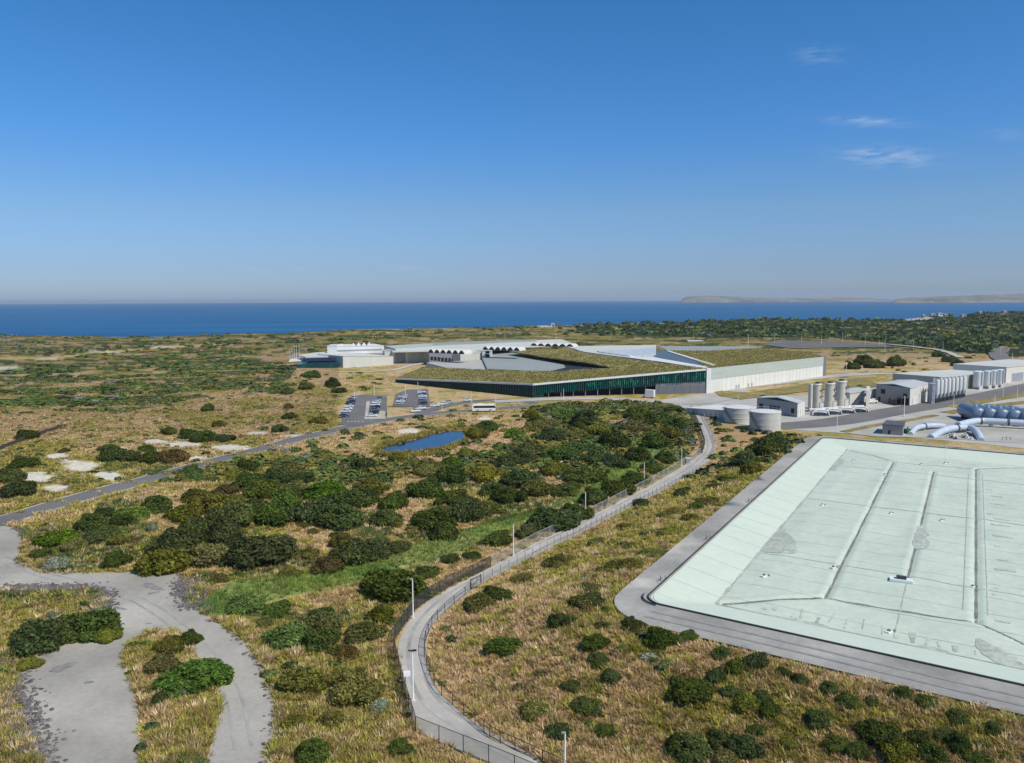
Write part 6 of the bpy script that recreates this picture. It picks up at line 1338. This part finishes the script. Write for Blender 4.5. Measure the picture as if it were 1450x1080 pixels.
o = merge("low_scrub", np.column_stack([xx, yy, zz - .05]), np.column_stack([r_n * g_.uniform(.9, 1.5, m_), r_n, r_n * g_.uniform(.5, .9, m_)]), g_.uniform(0, 6.28, m_), (pal[pk] * np.array([1.15, 1.15, 1.0])) * g_.uniform(.8, 1.3, (m_, 1)), 110, M_SCRUB); o['kind'] = 'stuff'
print("scrub", n, m_, "shrubs", len(placed))

# ------------------------------------------------------------------ dry tussock grass and reeds
def tufts(name, N, y0, y1, blades, hgt, spread, wid, pw, zone, m, tint=None, seed=3):
    g = np.random.default_rng(seed); N = int(N * 1.2); tx = g.uniform(-.74, .94, N); e = 1 - pw; yy = (y0 ** e + g.random(N) * (y1 ** e - y0 ** e)) ** (1 / e); xx = tx * yy; zz = terrain(xx, yy)
    px, py = project(xx, yy, zz); k = zone(px, py, xx, yy, g) & road_clear(px, py, xx, yy) & (py < 1300)
    xx, yy, zz = xx[k], yy[k], zz[k]; n = len(xx); col, _, _ = cover(xx, yy, zz)
    if tint is not None: col = tint(col, xx, yy, g)
    sc = g.uniform(.6, 1.35, n); a = g.uniform(0, 2 * math.pi, (n, blades)); rr_ = np.sqrt(g.random((n, blades))); base = np.stack([xx, yy, zz], 1)[:, None, :]
    dr = np.stack([np.cos(a), np.sin(a), np.zeros_like(a)], -1); S = sc[:, None, None]
    b = base + dr * (rr_[..., None] * spread * .45 * S); tip = base + dr * ((rr_ * .75 + .35)[..., None] * spread * S) + np.array([0, 0, 1.0]) * (hgt * S * (1.05 - .55 * rr_[..., None]) * g.uniform(.65, 1.2, (n, blades, 1)))
    sd_ = np.stack([-np.sin(a), np.cos(a), np.zeros_like(a)], -1) * (wid * S)
    V = np.stack([b - sd_, b + sd_, tip], 2).reshape(-1, 3); V[:, 2] -= .02
    C = np.repeat((col[:, None, :] * np.clip(g.normal(1.36, .27, (n, blades, 1)), .6, 1.8)).reshape(-1, 3), 3, 0)
    o = raw_mesh(name, V, np.arange(len(V)).reshape(-1, 3), m, C); o['kind'] = 'stuff'; print(name, n); return o
M_GRASS = mat_attr("dry_grass_blades", .85, .12, .12, 2.0, .15, .2, trans=.35)
def mix_tint(col, x, y, g):
    q = g.random(len(x))[:, None]; k = np.where(q < .20, np.array([[.33, .31, .06]]), np.where(q < .38, np.array([[.56, .41, .24]]), np.where(q < .45, np.array([[.22, .14, .075]]), col)))
    return col * .35 + k * .65
dry = lambda px, py, x, y, g: ~inpoly(px, py, SWALE) & ~inpoly(px, py, PLANT_X) & ~inpoly(px, py, BARE) & (py > 600)
tufts("dry_grass", 66000, 62, 178, 14, .72, .78, .08, 1.15, dry, M_GRASS, mix_tint)
tufts("dry_grass", 70000, 170, 520, 9, .8, 1.0, .15, 1.3, lambda px, py, x, y, g: ~inpoly(px, py, SWALE) & ~inpoly(px, py, PLANT_X) & ~inpoly(px, py, BARE) & (py > 520), M_GRASS, mix_tint, 4)
tufts("tall_tussock", 7000, 62, 230, 34, .95, 1.15, .085, 1.2, dry, M_GRASS, lambda c, x, y, g: np.where(g.random((len(x), 1)) < .42, np.array([[.30, .29, .055]]), np.where(g.random((len(x), 1)) < .6, np.array([[.52, .40, .24]]), np.array([[.25, .17, .085]]))) * g.uniform(.8, 1.2, (len(x), 1)), 9)
reed = lambda px, py, x, y, g: inpoly(px + (fbm(x, y, 6, 2, 12) - .5) * 30, py + (fbm(x, y, 6, 2, 13) - .5) * 18, SWALE)
tufts("reed_grass", 60000, 115, 300, 9, 1.15, .5, .055, 1.1, reed, M_GRASS, lambda c, x, y, g: c * .5 + .5 * C_REED * g.uniform(.7, 1.5, (len(x), 1)), 5)
PR_ = [(520, 642), (545, 626), (600, 612), (650, 602), (675, 612), (660, 628), (620, 645), (560, 648)]
tufts("pond_reeds", 70000, 225, 330, 10, 1.5, .8, .14, 1.1, lambda px, py, x, y, g: inpoly(px, py, PR_), M_GRASS, lambda c, x, y, g: C_OLIVE * g.uniform(.6, 1.2, (len(x), 1)), 6)

# ------------------------------------------------------------------ rock edging of the gravel yard
def rocks(name, line_px, wid, n, m, seed):
    g = np.random.default_rng(seed); ln = densify(chaikin(world_px(line_px), 1), .6, False); Vs, Fs = [], []; off = 0
    t0 = (1 + 5 ** .5) / 2; ico = unit(np.array([(-1, t0, 0), (1, t0, 0), (-1, -t0, 0), (1, -t0, 0), (0, -1, t0), (0, 1, t0), (0, -1, -t0), (0, 1, -t0), (t0, 0, -1), (t0, 0, 1), (-t0, 0, -1), (-t0, 0, 1)], float))
    fi = np.array([(0, 11, 5), (0, 5, 1), (0, 1, 7), (0, 7, 10), (0, 10, 11), (1, 5, 9), (5, 11, 4), (11, 10, 2), (10, 7, 6), (7, 1, 8), (3, 9, 4), (3, 4, 2), (3, 2, 6), (3, 6, 8), (3, 8, 9), (4, 9, 5), (2, 4, 11), (6, 2, 10), (8, 6, 7), (9, 8, 1)])
    C = []
    for k in range(n):
        p = ln[g.integers(len(ln))] + g.normal(size=2) * wid; s = g.uniform(.14, .38); V = ico * (s * g.uniform(.7, 1.2, (12, 1))) * [1, g.uniform(.7, 1), .75] + [p[0], p[1], terr(*p) + s * .3]
        Vs.append(V); Fs.append(fi + off); off += 12; C.append(np.repeat(g.uniform(.6, 1.3) * np.array([[.145, .132, .127]]), 12, 0))
    o = raw_mesh(name, np.concatenate(Vs), np.concatenate(Fs), m, np.concatenate(C)); o['kind'] = 'stuff'
M_ROCK = mat_attr("grey_rock", .9, .2, .2, 3, .15, .4)
rocks("rubble", [(260, 822), (268, 845), (284, 860)], 1.1, 1000, M_ROCK, 1)
rocks("rubble", [(0, 834), (70, 833), (130, 834), (147, 842), (146, 860), (134, 880)], 1.05, 1900, M_ROCK, 2)
rocks("rubble", [(-6, 930), (6, 975), (20, 1020), (34, 1050), (48, 1090)], 1.4, 2400, M_ROCK, 3)
rocks("rubble", [(330, 888), (356, 912), (382, 948), (394, 1000), (391, 1050), (384, 1080)], .7, 260, M_ROCK, 5)
rocks("rubble", [(34, 752), (24, 748)], .6, 60, M_ROCK, 4)

# ------------------------------------------------------------------ air
HAZE = 4.2e-5
if HAZE:
    mb = MB().box((0, 9000, 35), (60000, 62000, 130)); o = mb.build("haze", bpy.data.materials.new("haze_air")); o['kind'] = 'stuff'
    m = o.data.materials[0]; m.use_nodes = True; n = m.node_tree.nodes; n.remove(n["Principled BSDF"]); v = n.new("ShaderNodeVolumePrincipled"); v.inputs['Density'].default_value = HAZE; v.inputs['Color'].default_value = (.80, .90, 1.0, 1); v.inputs['Anisotropy'].default_value = .2
    m.node_tree.links.new(v.outputs[0], n["Material Output"].inputs['Volume'])
